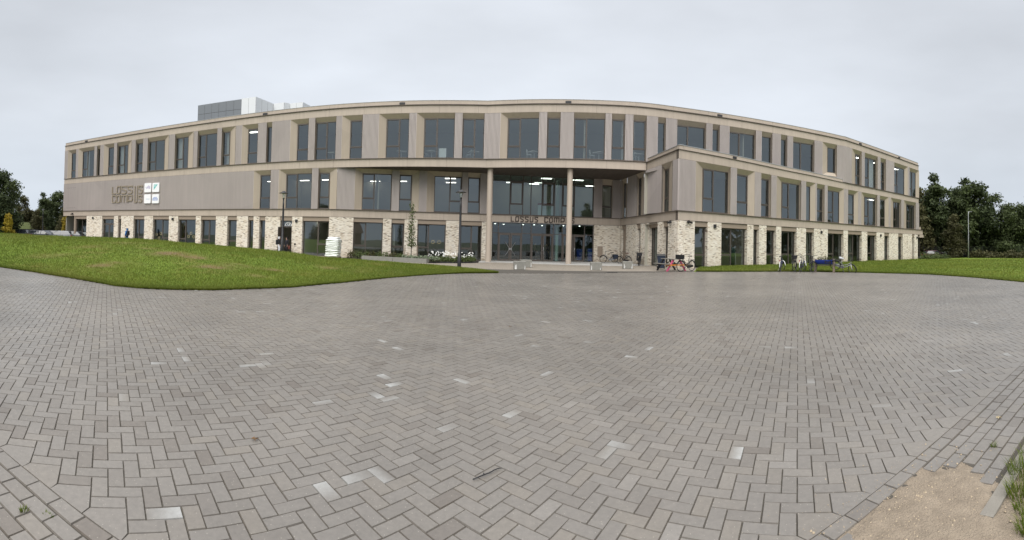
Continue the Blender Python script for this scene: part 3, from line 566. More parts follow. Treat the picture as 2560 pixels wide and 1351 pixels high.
tag(blades('lawn_grass', 120000, (.42, 1.25), LT, lawn_z, .065, .010, 22, .3, 60), 'mown green grass of the flat lawn in front of the right wing', 'grass', kind='stuff')

# sand, kerb strip and weeds in the near right corner --------------------------
def sandz(u, v):
    d = np.ones_like(u)*9
    n = len(SANDUV)
    for i in range(n):
        (a, b), (c, e) = SANDUV[i], SANDUV[(i+1) % n]; L2 = (c-a)**2+(e-b)**2
        t = np.clip(((u-a)*(c-a)+(v-b)*(e-b))/L2, 0, 1); d = np.minimum(d, np.hypot(u-a-t*(c-a), v-b-t*(e-b)))
    d = np.maximum(0, d+.045*noise2(u*11, v*11, 31)+.03*noise2(u*31, v*31, 32)-.02); ins = inside(u.ravel(), v.ravel(), SANDUV).reshape(u.shape); d = np.where(ins, d, 0); return -.007+.021*np.clip(d/.10, 0, 1)+.007*noise2(u*13, v*13, 3)*np.clip(d/.1, 0, 1)+.004*noise2(u*40, v*40, 6)
us = np.linspace(1.5, 3.1, 150); vs = np.linspace(.3, 1.6, 130); U, Vv = np.meshgrid(us, vs); X, Y = uv2xy(U, Vv)
ids = np.arange(U.size).reshape(U.shape); Fs = np.stack([ids[:-1, :-1], ids[:-1, 1:], ids[1:, 1:], ids[1:, :-1]], -1).reshape(-1, 4)
cu = U.reshape(-1)[Fs].mean(1); cv_ = Vv.reshape(-1)[Fs].mean(1); Fs = Fs[inside(2.35+(cu-2.35)*.88, 1.1+(cv_-1.1)*.88, SANDUV) & (cv_ < 1.565)]
tag(np_mesh('sand_patch', np.stack([X, Y, sandz(U, Vv)], -1).reshape(-1, 3), Fs, M['sand'], smooth=True), 'patch of loose yellow sand spilt over the pavers in the near right corner', 'sand', kind='stuff')
us = np.linspace(1.6, 12, 200); vs = np.linspace(-3, .90, 80); U, Vv = np.meshgrid(us, vs); X, Y = uv2xy(U, Vv)
ids = np.arange(U.size).reshape(U.shape); Fs = np.stack([ids[:-1, :-1], ids[:-1, 1:], ids[1:, 1:], ids[1:, :-1]], -1).reshape(-1, 4)
tag(np_mesh('verge_soil_ground', np.stack([X, Y, -.004+.012*noise2(U*6, Vv*6, 8)], -1).reshape(-1, 3), Fs, M['sand'], smooth=True), kind='structure')
mb = MB()
for a, b in ((2.47, 3.46), (3.465, 4.46), (4.465, 5.46), (5.465, 6.46), (6.465, 7.46)):
    P = [(a, .89), (b, .89), (b, .975), (a, .975)]
    mb.hexa([(*uv2xy(u, v), -.1) for u, v in P]+[(*uv2xy(u, v), .012) for u, v in P])
tag(mb.build('kerb_strip', M['conc_kerb']), kind='structure')
def tuft(cu, cv, n, rad, h, seed):
    rs = np.random.RandomState(seed); r = rad*np.sqrt(rs.rand(n)); a = rs.uniform(0, 2*PI, n); u, v = cu+r*np.cos(a), cv+r*np.sin(a); x, y = uv2xy(u, v)
    hh = h*rs.uniform(.4, 1.1, n); b = rs.uniform(0, PI, n); w = .0022; lx, ly = np.cos(a)*hh*rs.uniform(.2, .9, n), np.sin(a)*hh*rs.uniform(.2, .9, n)
    B0 = np.stack([x, y, 0*x-.01], 1); S = np.stack([np.cos(b)*w, np.sin(b)*w, 0*b], 1)
    m_ = B0+np.stack([lx*.4, ly*.4, hh*.65], 1); t = B0+np.stack([lx, ly, hh], 1)
    V = np.stack([B0-S, B0+S, m_+S*.8, m_-S*.8, t], 1).reshape(-1, 3); i = np.arange(n)*5
    return V, np.concatenate([np.stack([i, i+1, i+2, i+3], 1), np.stack([i+3, i+2, i+4, i+4], 1)]), np.repeat(np.clip(rs.normal(.3, .2, n), 0, 1), 5)
vv = []; ff = []; tt = []; b0 = 0
for q in ((2.78, .80, 260, .10, .10, 1), (3.05, .84, 300, .13, .11, 2), (3.3, .80, 300, .15, .12, 3), (2.45, .66, 200, .08, .09, 4), (2.56, .60, 160, .08, .08, 9), (3.5, .7, 500, .25, .12, 5), (4.2, .75, 700, .4, .12, 6), (2.9, .62, 300, .15, .09, 7), (2.62, .74, 120, .06, .07, 8), (3.36, 1.2, 40, .02, .05, 10), (-2.0, 1.42, 50, .02, .04, 11), (-1.9, 1.52, 40, .03, .02, 12)):
    V, F, T = tuft(*q); vv.append(V); ff.append(F+b0); tt.append(T); b0 += len(V)
V = np.concatenate(vv); F = np.concatenate(ff); T = np.concatenate(tt)
me = bpy.data.meshes.new('weed_tufts'); me.from_pydata([tuple(p) for p in V], [], [list(dict.fromkeys(f)) for f in F.tolist()])
a = me.attributes.new('tone', 'FLOAT', 'POINT'); a.data.foreach_set('value', T.astype(np.float32)); me.materials.append(M['blade'])
tag(link(bpy.data.objects.new('verge_grass', me)), 'loose tufts of grass growing from the sandy verge behind the kerb strip', 'grass', kind='stuff')

vv = []; ff = []; rs = np.random.RandomState(77)   # grit and pebbles strewn round the sand
for i in range(900):
    u, v = (rs.uniform(1.75, 3.3), rs.uniform(.55, 1.75)) if i < 500 else (rs.normal(2.35, .35), rs.normal(1.45, .2)); r = rs.choice([.002, .003, .004, .006, .009], p=[.4, .3, .18, .09, .03]); x, y = uv2xy(u, v); b0 = len(vv)
    z0 = max(.002, float(sandz(np.array([u]), np.array([v]))[0]) if inside(np.array([u]), np.array([v]), SANDUV)[0] else .002)
    for a in range(5): vv.append((x+r*math.cos(a*1.257)*rs.uniform(.7, 1.3), y+r*math.sin(a*1.257)*rs.uniform(.7, 1.3), z0))
    vv.append((x, y, z0+r*.9)); ff += [[b0+a, b0+(a+1) % 5, b0+5] for a in range(5)]
tag(np_mesh('grit', np.array(vv), np.array(ff), mat('grit_stone', (.16, .125, .09), .9, 0, .6, 140, col2=(.42, .34, .24))), 'scattered grit and small stones over and around the sand patch', 'grit', kind='stuff')
# litter on the plaza ----------------------------------------------------------
tw = [(-.22, 2.95, .008), (-.185, 2.975, .012), (-.15, 3.005, .014), (-.115, 3.035, .013), (-.085, 3.075, .012), (-.055, 3.105, .011), (-.03, 3.115, .008)]
mb = MB().tube(tw, [.004, .0045, .005, .0042, .004, .0035, .002], 6); mb.tube([(-.15, 3.005, .014), (-.152, 3.012, .024)], [.005, .003], 5)
tag(mb.build('twig', M['black'], smooth=True), 'thin dark curved twig lying on the pavers in front of the camera', 'twig')
for i, (x, y, lb) in enumerate(((-1.84, 2.88, 'curled brown leaf lying on pavers left of the dark twig'), (.01, 8.32, 'tiny dry leaf lying far out in the middle of the plaza'), (3.70, 1.87, 'pale crescent leaf lying on the stretcher pavers beside the kerb strip'))):
    mb = MB(); 
    for k in range(5):
        a = k*2.4+i; mb.face([(x, y, .012), (x+.022*math.cos(a), y+.022*math.sin(a), .02), (x+.03*math.cos(a+.5), y+.03*math.sin(a+.5), .009), (x+.016*math.cos(a+.9), y+.016*math.sin(a+.9), .016)])
    tag(mb.build('dead_leaf', mat('dead_leaf_%d' % i, (.13, .07, .025) if i < 2 else (.4, .33, .2), .8, 0, .3, 60)), lb, 'leaf', 'dead leaves on the plaza')
# ---------------------------------------------------------------- the school building
F3 = Curve(P_F3); WG = Curve(P_W); SD = Curve(P_SD); FE = Curve(P_FE)
B = thing('school_building', 'long curved three-storey school with bronze belts, ribbed cladding and whitewashed brick ground floor', 'building', (0, 38, 0))
BI = Matrix.Translation((0, -38, 0))
def part(mb, name, m, **k): return mb.build(name, m, B, BI, **k)

def belt(cv, a, b, z0, z1, name='belt', off=.0, cap=True, pan=3.3, low=True, cut=0.):
    """panelled belt with open 12 mm joints, a dark flashing on top and a thin one under it"""
    mb = MB(); n = max(1, round((b-a)/pan)); g = .006
    for i in range(n):
        s0, s1 = a+(b-a)*i/n+g, a+(b-a)*(i+1)/n-g
        sweep(mb, cv, s0, s1, [(off, z0), (off+.06, z0), (off+.06, z1), (off, z1)])
    part(mb, name, M['belt'])
    mb = MB(); b -= cut
    sweep(mb, cv, a, b, [(off+.03, z0+.02), (off+.3, z0+.02), (off+.3, z1-.02), (off+.03, z1-.02)])
    if cap: sweep(mb, cv, a-(.1 if cv is WG else 0), b, [(off-.10, z1), (off+.32, z1), (off+.32, z1+.055), (off-.10, z1+.055)])
    if low: sweep(mb, cv, a, b, [(off-.045, z0-.022), (off+.3, z0-.022), (off+.3, z0), (off-.045, z0)])
    part(mb, 'flashing', M['flash'])

def ribs(cv, a, b, z0, z1):
    if b-a < .05: return
    n = max(1, round((b-a)/.105)); w = (b-a)/n; mb = MB(); pts = []
    for i in range(n):
        s = a+i*w; pts += [(s, .03), (s+w*.36, .03), (s+w*.36, -.045), (s+w, -.045), (s+w, .03)]
    pts = [(a, .1)]+pts+[(b, .1)]
    for (s0, o0), (s1, o1) in zip(pts, pts[1:]):
        mb.face([cv.at(s0, o0, z0), cv.at(s1, o1, z0), cv.at(s1, o1, z1), cv.at(s0, o0, z1)])
    part(mb, 'ribbed_panel', M['rib'])

class Loc:   # local frame of one opening: x along the glass, y inwards
    def __init__(s, cv, a, b, rec):
        p = Vector(cv.at(a, rec)); q = Vector(cv.at(b, rec)); s.o = p; s.w = (q-p).length; s.x = (q-p)/s.w; s.y = Vector((-s.x.y, s.x.x, 0))
    def __call__(s, x, y, z): v = s.o+s.x*x+s.y*y; return (v.x, v.y, z)
    def box(s, mb, x0, x1, y0, y1, z0, z1):
        mb.hexa([s(x0, y0, z0), s(x1, y0, z0), s(x1, y1, z0), s(x0, y1, z0), s(x0, y0, z1), s(x1, y0, z1), s(x1, y1, z1), s(x0, y1, z1)])

def glazing(lc, z0, z1, mull, ty, tr, name='window', gl=None, extra=None):
    """one framed window: outer frame, mullion, sash with transom; pane as its child"""
    f = MB(); w = lc.w; t = .062
    lc.box(f, 0, t, -.02, .07, z0, z1); lc.box(f, w-t, w, -.02, .07, z0, z1)
    lc.box(f, t, w-t, -.018, .068, z0, z0+t); lc.box(f, t, w-t, -.018, .068, z1-t, z1)
    cells = [(t, w-t)]
    if mull:
        m = min(max(mull, .3), w-.3); lc.box(f, m-.035, m+.035, -.016, .066, z0+t, z1-t); cells = [(t, m-.035), (m+.035, w-t)]
    sash = {'L': [0], 'S': [0], 'R': [1] if mull else [0], 'E': [], 'M': [0]}.get(ty, [])
    g = MB()
    for i, (a, b) in enumerate(cells):
        if i in sash:
            k = .055; zt = z0+tr if ty != 'M' else z0+t
            if ty != 'M': lc.box(f, a, b, -.014, .064, zt-.04, zt+.045)
            zb = zt+.045 if ty != 'M' else zt
            lc.box(f, a, a+k, -.035, .05, zb, z1-t); lc.box(f, b-k, b, -.035, .05, zb, z1-t)
            lc.box(f, a+k, b-k, -.033, .048, z1-t-k, z1-t); lc.box(f, a+k, b-k, -.033, .048, zb, zb+k)
        g.face([lc(a-.01, .03, z0+t-.01), lc(b+.01, .03, z0+t-.01), lc(b+.01, .03, z1-t+.01), lc(a-.01, .03, z1-t+.01)])
    o = part(f, name, M['frame']); p = g.build('pane', gl or M['glass'], o)
    return o

def surround(cv, a, wl, wr, b, z0, z1, zh, rec, par, sill=None):
    """splayed bronze jambs and head that funnel in to the recessed window"""
    o = -.05; mb = MB(); zs = z0 if sill is None else sill
    mb.face([cv.at(a, o, z0), cv.at(wl, rec, zs), cv.at(wl, rec, zh), cv.at(a, o, z1)])
    mb.face([cv.at(b, o, z0), cv.at(b, o, z1), cv.at(wr, rec, zh), cv.at(wr, rec, zs)])
    st = [wl]+[s for s in cv.c if wl+.05 < s < wr-.05]+[wr]; k = len(st)
    ot = [a+(b-a)*(s-wl)/(wr-wl) for s in st]
    for i in range(k-1):
        mb.face([cv.at(ot[i], o, z1), cv.at(st[i], rec, zh), cv.at(st[i+1], rec, zh), cv.at(ot[i+1], o, z1)])
        mb.face([cv.at(ot[i], o, z0+.004), cv.at(ot[i+1], o, z0+.004), cv.at(st[i+1], rec, zs+.004), cv.at(st[i], rec, zs+.004)])
    return mb.build('window_surround', M['bronze'], par)

REC = .24
def storey(cv, ops, a, b, z0, z1, zh, drapes=()):
    """ribbed panels and windows of one upper storey between a and b"""
    s = a
    for k_, (oa, wl, wr, ob, mu, ty) in enumerate(ops):
        ribs(cv, s, oa, z0, z1); s = ob
        lc = Loc(cv, wl, wr, REC); zb = z0 if ty != 'U' else z0+.82
        w = glazing(lc, zb+.03, zh, mu-wl if mu else 0, ty, 1.0)
        if k_ in drapes:   # a pale curtain or blind hanging behind the pane
            d = MB(); x0, x1, zl = drapes[k_]; n = 9
            for i in range(n):
                u, v = lc.w*(x0+(x1-x0)*i/n), lc.w*(x0+(x1-x0)*(i+1)/n); o = .30+.03*(i % 2); o2 = .30+.03*((i+1) % 2)
                d.face([lc(u, o, zb+zl), lc(v, o2, zb+zl), lc(v, o2, zh), lc(u, o, zh)])
            d.build('curtain', M['curtain'], w)
        surround(cv, oa, wl, wr, ob, z0 if ty != 'U' else z0+.45, z1, zh, REC, w, zb+.03 if ty == 'U' else None)
        if ty == 'U':
            mb = MB(); sweep(mb, cv, oa, ob, [(-.006, z0), (.1, z0), (.1, z0+.45), (-.006, z0+.45)]); mb.build('sill_panel', M['bronze'], w)
    ribs(cv, s, b, z0, z1)

ZB1, ZC1, ZB2, ZC2, ZB3, ZM3, ZT = 3.444, 4.09, 7.866, 8.543, 12.47, 13.13, 13.55
S_IN = 66.9   # placeholder, set below
# third storey
storey(F3, L3, 0, F3.L, ZC2+.055, ZB3-.02, 12.05, {1: (.2, .42, .1), 4: (.1, .45, .1), 7: (.1, .5, 0), 9: (.35, .8, .1), 21: (.8, 1, .1), 22: (.05, .2, .1), 32: (.6, 1, 0), 34: (.1, .3, .1), 35: (.2, .45, .2)})
belt(F3, 0, F3.L, ZB3, ZM3, off=.03)
mb = MB(); n = 31
for i in range(n): sweep(mb, F3, F3.L*i/n+.006, F3.L*(i+1)/n-.006, [(.10, ZM3+.055), (.34, ZM3+.055), (.34, ZT), (.10, ZT)])
part(mb, 'parapet', M['belt'])
mb = MB(); sweep(mb, F3, 0, F3.L, [(.075, ZT), (.4, ZT), (.4, ZT+.03), (.075, ZT+.03)]); part(mb, 'roof_trim', M['alu'])
# belt between first and second floor: along the long facade, then round the wing
def s_at(cv, x):   # arc length where the curve reaches x
    for (p, q, c) in zip(cv.p, cv.p[1:], cv.c):
        if p.x <= x <= q.x: return c+(q-p).length*(x-p.x)/(q.x-p.x)
sIN = s_at(F3, 10.96); sWJ = s_at(WG, 32.3); sK = s_at(F3, -15.65)
belt(F3, 0, sIN-.02, ZB2, ZC2, off=.03)
belt(SD, 6.25, SD.L-.03, ZB2, ZC2-.05, off=.03, cut=.06)
belt(WG, .03, WG.L, ZB2, ZC2-.03, off=.03, cap=False)
mb = MB(); sweep(mb, WG, sWJ, WG.L, [(-.07, ZC2-.03), (.34, ZC2-.03), (.34, ZC2+.03), (-.07, ZC2+.03)]); sweep(mb, WG, -.06, sWJ, [(-.05, ZC2-.03), (.34, ZC2-.03), (.34, ZC2+.0), (-.05, ZC2+.0)]); part(mb, 'flashing', M['flash'])
mb = MB(); sweep(mb, WG, .08, sWJ-.4, [(.10, ZC2), (.36, ZC2), (.36, 8.86), (.10, 8.86)]); sweep(mb, SD, 6.3, SD.L-.1, [(.10, ZC2+.005), (.36, ZC2+.005), (.36, 8.86), (.10, 8.86)]); part(mb, 'parapet', M['belt'])
mb = MB(); sweep(mb, WG, .05, sWJ-.4, [(.07, 8.86), (.42, 8.86), (.42, 8.9), (.07, 8.9)]); sweep(mb, SD, 6.3, SD.L-.05, [(.07, 8.861), (.42, 8.861), (.42, 8.901), (.07, 8.901)]); part(mb, 'roof_trim', M['alu'])
# second storey
sG0, sG1 = CU[0], CU[-1]
storey(FE, L2F[:-1], 0, sG0, ZC1+.055, ZB2-.02, 7.44)
storey(FE, L2F[-1:], sG1, FE.L+.12, ZC1+.055, ZB2-.02, 7.30)
storey(SD, L2S, -.05, SD.L, ZC1+.055, ZB2-.02, 7.46)
storey(WG, L2W, 0, WG.L, ZC1+.055, ZB2-.02, 7.46)
belt(FE, 0, FE.L+.15, ZB1, ZC1, off=.03)
belt(SD, .05, SD.L-.03, ZB1, ZC1-.004, off=.03, cut=.06)
belt(WG, .03, WG.L+1.3, ZB1, ZC1, off=.03)

# ground floor: brick piers with deep openings
def pier(cv, a, b, off=-.01):
    if b-a < .03: return
    mb = MB(); sweep(mb, cv, a, b, [(off, -.5), (.46, -.5), (.46, ZB1-.024), (off, ZB1-.024)]); part(mb, 'brick_pier', M['brick'])
def ground(cv, ops, a, b, zb=-.12):
    s = a
    for k, (oa, ob, mu, ty) in enumerate(ops):
        pier(cv, s, oa, -.01 if (k % 5) else .0); s = ob
        mb = MB(); sweep(mb, cv, oa, ob, [(.07, 3.04), (.40, 3.04), (.40, ZB1-.024), (.07, ZB1-.024)]); part(mb, 'lintel_panel', M['lintel'])
        if ty == 'P':
            lc = Loc(cv, oa+.02, ob-.02, .18); mb = MB(); lc.box(mb, 0, lc.w, 0, .06, zb, 3.03); lc.box(mb, .1, .13, -.05, 0, .95, 1.2); part(mb, 'service_door', M['lintel']); continue
        lc = Loc(cv, oa+.012, ob-.012, .30)
        if ty in 'DE':
            door(lc, zb, 3.035, 2.42, ty); continue
        w = glazing(lc, zb, 3.035, mu-oa if mu else 0, {'G': 'N'}.get(ty, ty), 1.03)
        if (cv, k) in ((FE, 4), (FE, 5), (FE, 14)):
            cs = {4: ((.35, 1.32), (.95, 1.42), (.68, .92)), 5: ((1.22, 1.22), (1.55, 1.55), (1.9, 1.2)), 14: ((1.45, 1.45), (2.02, 1.45))}[k]
            for cx, cz in cs:
                st = MB()
                for i in range(6):
                    t0, t1 = i*PI/3, (i+1)*PI/3; q = [(cx+r*math.cos(t), cz+r*math.sin(t)) for r, t in ((.17, t0), (.17, t1), (.135, t1), (.135, t0))]
                    st.prism(q, lambda x, z: lc(x, .024, z), lambda x, z: lc(x, .021, z))
                st.build('hexagon_sticker', M['sticker'], w)
    pier(cv, s, b)

def door(lc, z0, z1, zt, ty):
    f = MB(); w = lc.w; t = .07
    lc.box(f, 0, t, -.02, .08, z0, z1); lc.box(f, w-t, w, -.02, .08, z0, z1); lc.box(f, t, w-t, -.018, .078, z1-t, z1); lc.box(f, t, w-t, -.018, .078, zt, zt+.09)
    o = part(f, 'door_frame', M['frame']); g = MB(); g.face([lc(t, .03, zt+.09), lc(w-t, .03, zt+.09), lc(w-t, .03, z1-t), lc(t, .03, z1-t)]); g.build('transom_pane', M['glass'], o)
    if ty == 'E':   # stands open; white arched emblem on the transom
        e = MB(); c = w*.57; r = .37; zc = zt+.13
        for i in range(10):
            t0, t1 = PI*i/10, PI*(i+1)/10; q = [(c+a*math.cos(u), zc+a*math.sin(u)) for a, u in ((r, t0), (r, t1), (r-.075, t1), (r-.075, t0))]
            e.prism(q, lambda x, z: lc(x, .022, z), lambda x, z: lc(x, .016, z))
        for a, b in ((-.2, -.06), (-.02, .1), (.16, .06)):
            e.prism([(c+a, zc), (c+a+.06, zc), (c+b+.06, zc+.25), (c+b, zc+.25)], lambda x, z: lc(x, .022, z), lambda x, z: lc(x, .015, z))
        e.prism([(c+.03, zc+.42), (c+.2, zc+.42), (c+.2, zc+.5), (c+.03, zc+.5)], lambda x, z: lc(x, .022, z), lambda x, z: lc(x, .015, z))
        e.build('door_emblem', M['tile'], o)
        lf = MB(); lf.hexa([lc(.08, -.9, z0+.02), lc(.12, -.9, z0+.02), lc(.12, 0, z0+.02), lc(.08, 0, z0+.02), lc(.08, -.9, zt), lc(.12, -.9, zt), lc(.12, 0, zt), lc(.08, 0, zt)]); lf.build('open_door_leaf', M['frame'], o)
        return
    n = 2
    for i in range(n):
        a = t+(w-2*t)*i/n; b = t+(w-2*t)*(i+1)/n; l = MB(); k = .1
        lc.box(l, a+.004, a+k, 0, .055, z0+.01, zt-.004); lc.box(l, b-k, b-.004, 0, .055, z0+.01, zt-.004); lc.box(l, a+k, b-k, .002, .053, zt-.12, zt-.004); lc.box(l, a+k, b-k, .002, .053, z0+.01, z0+.16)
        d = part(l, 'door_leaf', M['frame']); g = MB(); g.face([lc(a+k, .03, z0+.16), lc(b-k, .03, z0+.16), lc(b-k, .03, zt-.12), lc(a+k, .03, zt-.12)]); g.build('pane', M['glass'], d)
        h = MB(); x = b-.05 if i == 0 else a+.05; h.tube([lc(x, -.06, .8), lc(x, -.06, 1.35)], .014, 6); h.build('handle', M['steel'], d)
ground(FE, L1F, 2.55, sG0-.0)
mb = MB(); sweep(mb, FE, .03, 2.6, [(.05, 3.40), (5, 3.40), (5, 3.43), (.05, 3.43)]); part(mb, 'overhang_soffit', M['soffit'])
ground(FE, [], B1E[0], FE.L+.12)
ground(SD, L1S, -.05, SD.L-.02)
ground(WG, L1W, 0, WG.L-.35)
# glazed corner beyond the last pier, under the projecting slab
lc = Loc(WG, WG.L-.35, WG.L+1.0, .35); glazing(lc, -.1, 3.43, .75, 'N', 1.)
mb = MB(); sweep(mb, WG, WG.L+.2, WG.L+1.45, [(-.03, ZB1-.4), (3, ZB1-.4), (3, ZB1-.03), (-.03, ZB1-.03)]); sweep(mb, WG, WG.L+.03, WG.L+1.0, [(.2, ZC1+.06), (3, ZC1+.06), (3, ZC1+.45), (.2, ZC1+.45)]); part(mb, 'corner_canopy', M['belt'])
# end walls
for cv, s, zz, nm in ((F3, 0, (ZC1, ZB2), 0), (F3, 0, (ZC2, ZM3), 0), (WG, WG.L, (ZC1, ZB2), 0), (F3, F3.L, (ZC2, ZM3), 0)):
    a = Vector(cv.at(s, .1)); b = Vector(cv.at(s, 14)); mb = MB(); dx = .12 if s == 0 else -.12
    mb.hexa([(a.x, a.y, zz[0]), (b.x, b.y, zz[0]), (b.x+dx, b.y, zz[0]), (a.x+dx, a.y, zz[0]), (a.x, a.y, zz[1]), (b.x, b.y, zz[1]), (b.x+dx, b.y, zz[1]), (a.x+dx, a.y, zz[1])]); part(mb, 'end_wall', M['rib'])

# two-storey glass front of the entrance hall -----------------------------------
def curtain(xs, z0, z1, z2, sashes, zt, nm):
    f = MB(); g = MB(); fo = None
    for s in xs:
        p = Loc(FE, s-.035, s+.035, .30); p.box(f, 0, p.w, -.03, .09, z0, z2)
    for a, b in zip(xs, xs[1:]):
        l = Loc(FE, a+.035, b-.035, .30); l.box(f, 0, l.w, -.02, .08, z0, z0+.05); l.box(f, 0, l.w, -.02, .08, z1, z1+.06); l.box(f, 0, l.w, -.02, .08, z2-.06, z2)
        g.face([l(-.02, .03, z0+.03), l(l.w+.02, .03, z0+.03), l(l.w+.02, .03, z2-.03), l(-.02, .03, z2-.03)])
    o = part(f, nm, M['frame']); g.build('pane', M['lobby_glass'], o)
    for i in sashes:
        l = Loc(FE, xs[i]+.035, xs[i+1]-.035, .30); q = MB(); k = .10
        l.box(q, 0, k, -.045, .06, zt, z1); l.box(q, l.w-k, l.w, -.045, .06, zt, z1); l.box(q, k, l.w-k, -.043, .058, z1-k*1.6, z1); l.box(q, k, l.w-k, -.043, .058, zt, zt+k*1.3)
        q.build('sash', M['frame'], o)
    return o
curtain(CU, ZC1+.06, 7.25, 7.85, (1, 4, 6), 5.1, 'curtain_wall')
gw = curtain([CG[i] for i in (0, 1, 3, 4, 6, 7, 9, 10)], -.12, 2.42, ZB1-.03, (), 0, 'curtain_wall')
for i, (a, m_, b, hx) in enumerate(((CG[1], CG[2], CG[3], 1), (CG[4], CG[5], CG[6], 0), (CG[7], CG[8], CG[9], 0))):
    for j, (p, q) in enumerate(((a, m_), (m_, b))):
        l = Loc(FE, p+.04, q-.005 if j == 0 else q-.04, .26); f = MB(); w = l.w; k = .115
        l.box(f, 0, k, -.05, .03, -.1, 2.42); l.box(f, w-k, w, -.05, .03, -.1, 2.42); l.box(f, k, w-k, -.048, .028, 2.26, 2.42); l.box(f, k, w-k, -.048, .028, -.1, .06)
        d = part(f, 'door_leaf', M['frame']); h = MB()
        if hx:   # diagonal steel pull bars that meet in an X
            x = w-.06 if j == 0 else .06; sg = -1 if j == 0 else 1
            h.tube([l(x, -.12, 1.02), l(x+sg*.38, -.12, 1.62)], .02, 6); h.tube([l(x, -.12, .96), l(x+sg*.38, -.12, .38)], .02, 6)
            h.box(*(lambda v: (v[0]-.06, v[0]+.06, v[1]-.02, v[1]+.02, .93, 1.06))(l(x, -.1, 1))); h.build('handle', M['steel'], d)
        elif j == 1:
            h.hexa([l(.03, -.08, .98), l(.09, -.08, .98), l(.09, -.05, .98), l(.03, -.05, .98), l(.03, -.08, 1.22), l(.09, -.08, 1.22), l(.09, -.05, 1.22), l(.03, -.05, 1.22)])
            h.tube([l(.06, -.12, .92), l(.06, -.12, .55)], .014, 6); h.tube([l(.06, -.12, .92), l(-.1, -.12, .92)], .014, 6); h.build('handle', M['steel'], d)

# canopy soffit, columns, roofs -------------------------------------------------
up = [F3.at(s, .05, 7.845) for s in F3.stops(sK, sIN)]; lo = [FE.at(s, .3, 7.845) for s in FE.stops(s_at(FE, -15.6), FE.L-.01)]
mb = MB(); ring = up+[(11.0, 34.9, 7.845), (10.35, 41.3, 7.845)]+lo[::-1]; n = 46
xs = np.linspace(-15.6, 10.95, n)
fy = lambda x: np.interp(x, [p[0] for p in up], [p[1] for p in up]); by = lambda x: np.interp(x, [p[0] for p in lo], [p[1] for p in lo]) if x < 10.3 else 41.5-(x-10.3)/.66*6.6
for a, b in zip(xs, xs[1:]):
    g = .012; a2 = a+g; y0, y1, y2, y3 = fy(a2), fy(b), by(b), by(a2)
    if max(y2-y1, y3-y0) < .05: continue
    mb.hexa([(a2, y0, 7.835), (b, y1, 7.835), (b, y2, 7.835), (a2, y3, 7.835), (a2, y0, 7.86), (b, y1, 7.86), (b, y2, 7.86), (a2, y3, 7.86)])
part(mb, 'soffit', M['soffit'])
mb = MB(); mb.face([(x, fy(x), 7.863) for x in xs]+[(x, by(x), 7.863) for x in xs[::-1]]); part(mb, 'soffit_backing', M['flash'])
def col(x, y, r, z0, z1, m, nm):
    mb = MB(); mb.lathe([(r, z0), (r, z1)], 28, (x, y, 0)); return part(mb, nm, m, smooth=False)
for x, y in ((-1.98, 36.9+.55), (4.72, 35.85+.5)):
    c = col(x, y, .235, -.25, 7.85, M['belt'], 'round_column')
col(-50.08, 32.78, .2, -.3, ZB1, M['lintel'], 'round_column')
col(4.33, 42.3, .16, -.12, 7.7, M['green'], 'hall_column')
mb = MB(); P = [F3.at(s, .2, ZM3) for s in F3.stops(0, F3.L)]+[(47, 60, ZM3), (-55, 60, ZM3)]; mb.face(P); part(mb, 'roof', mat('roof_felt', (.09, .09, .09), .9, 0, .2, 1))
mb = MB(); P = [WG.at(s, .2, 8.45) for s in WG.stops(.1, sWJ)]+[F3.at(s, .1, 8.45) for s in F3.stops(sIN, s_at(F3, 32.2))][::-1]; mb.face(P); part(mb, 'wing_roof', M['asph'])
# rooftop plant room: grey glass side and folded white screen
pr = [(-35.23, 40.03), (-32.3, 40.4), (-29.31, 40.78), (-27.46, 40.96), (-27.06, 44.07), (-25.63, 44.13), (-25.23, 44.8), (-23.57, 44.88), (-23.4, 47), (-33, 50), (-37, 46)]
t = [17.05]*3+[17.1]*8
par = None
mb = MB()
for i in range(2, 10):
    (a, b), (c, d) = pr[i], pr[i+1]; k = max(1, round(math.hypot(c-a, d-b)/1.1))
    for j in range(k):
        p = (a+(c-a)*(j+.012)/k, b+(d-b)*(j+.012)/k); q = (a+(c-a)*(j+.988)/k, b+(d-b)*(j+.988)/k)
        mb.face([(*p, 13), (*q, 13), (*q, 17.1), (*p, 17.1)])
par = part(mb, 'plant_room', M['pwhite'])
mb = MB()
for i in (10, 0, 1):
    (a, b), (c, d) = pr[i], pr[(i+1) % 11]; k = 3
    for j in range(k):
        for z0, z1 in ((13, 15.9), (15.93, 17.05)):
            p = (a+(c-a)*(j+.012)/k, b+(d-b)*(j+.012)/k); q = (a+(c-a)*(j+.988)/k, b+(d-b)*(j+.988)/k)
            mb.face([(*p, z0), (*q, z0), (*q, z1), (*p, z1)])
mb.build('grey_panels', M['pgrey'], par)
mb = MB(); cx, cy = -30, 47.6; mb.face([(x+(cx-x)*.01, y+(cy-y)*.01, 17.03) for x, y in pr])
for i in range(11):
    (a, b), (c, d) = pr[i], pr[(i+1) % 11]; f = lambda x, y: (x+(cx-x)*.008, y+(cy-y)*.008)
    mb.face([(*f(a, b), 13), (*f(c, d), 13), (*f(c, d), 17.02), (*f(a, b), 17.02)])
mb.build('backing_sheet', M['flash'], par)

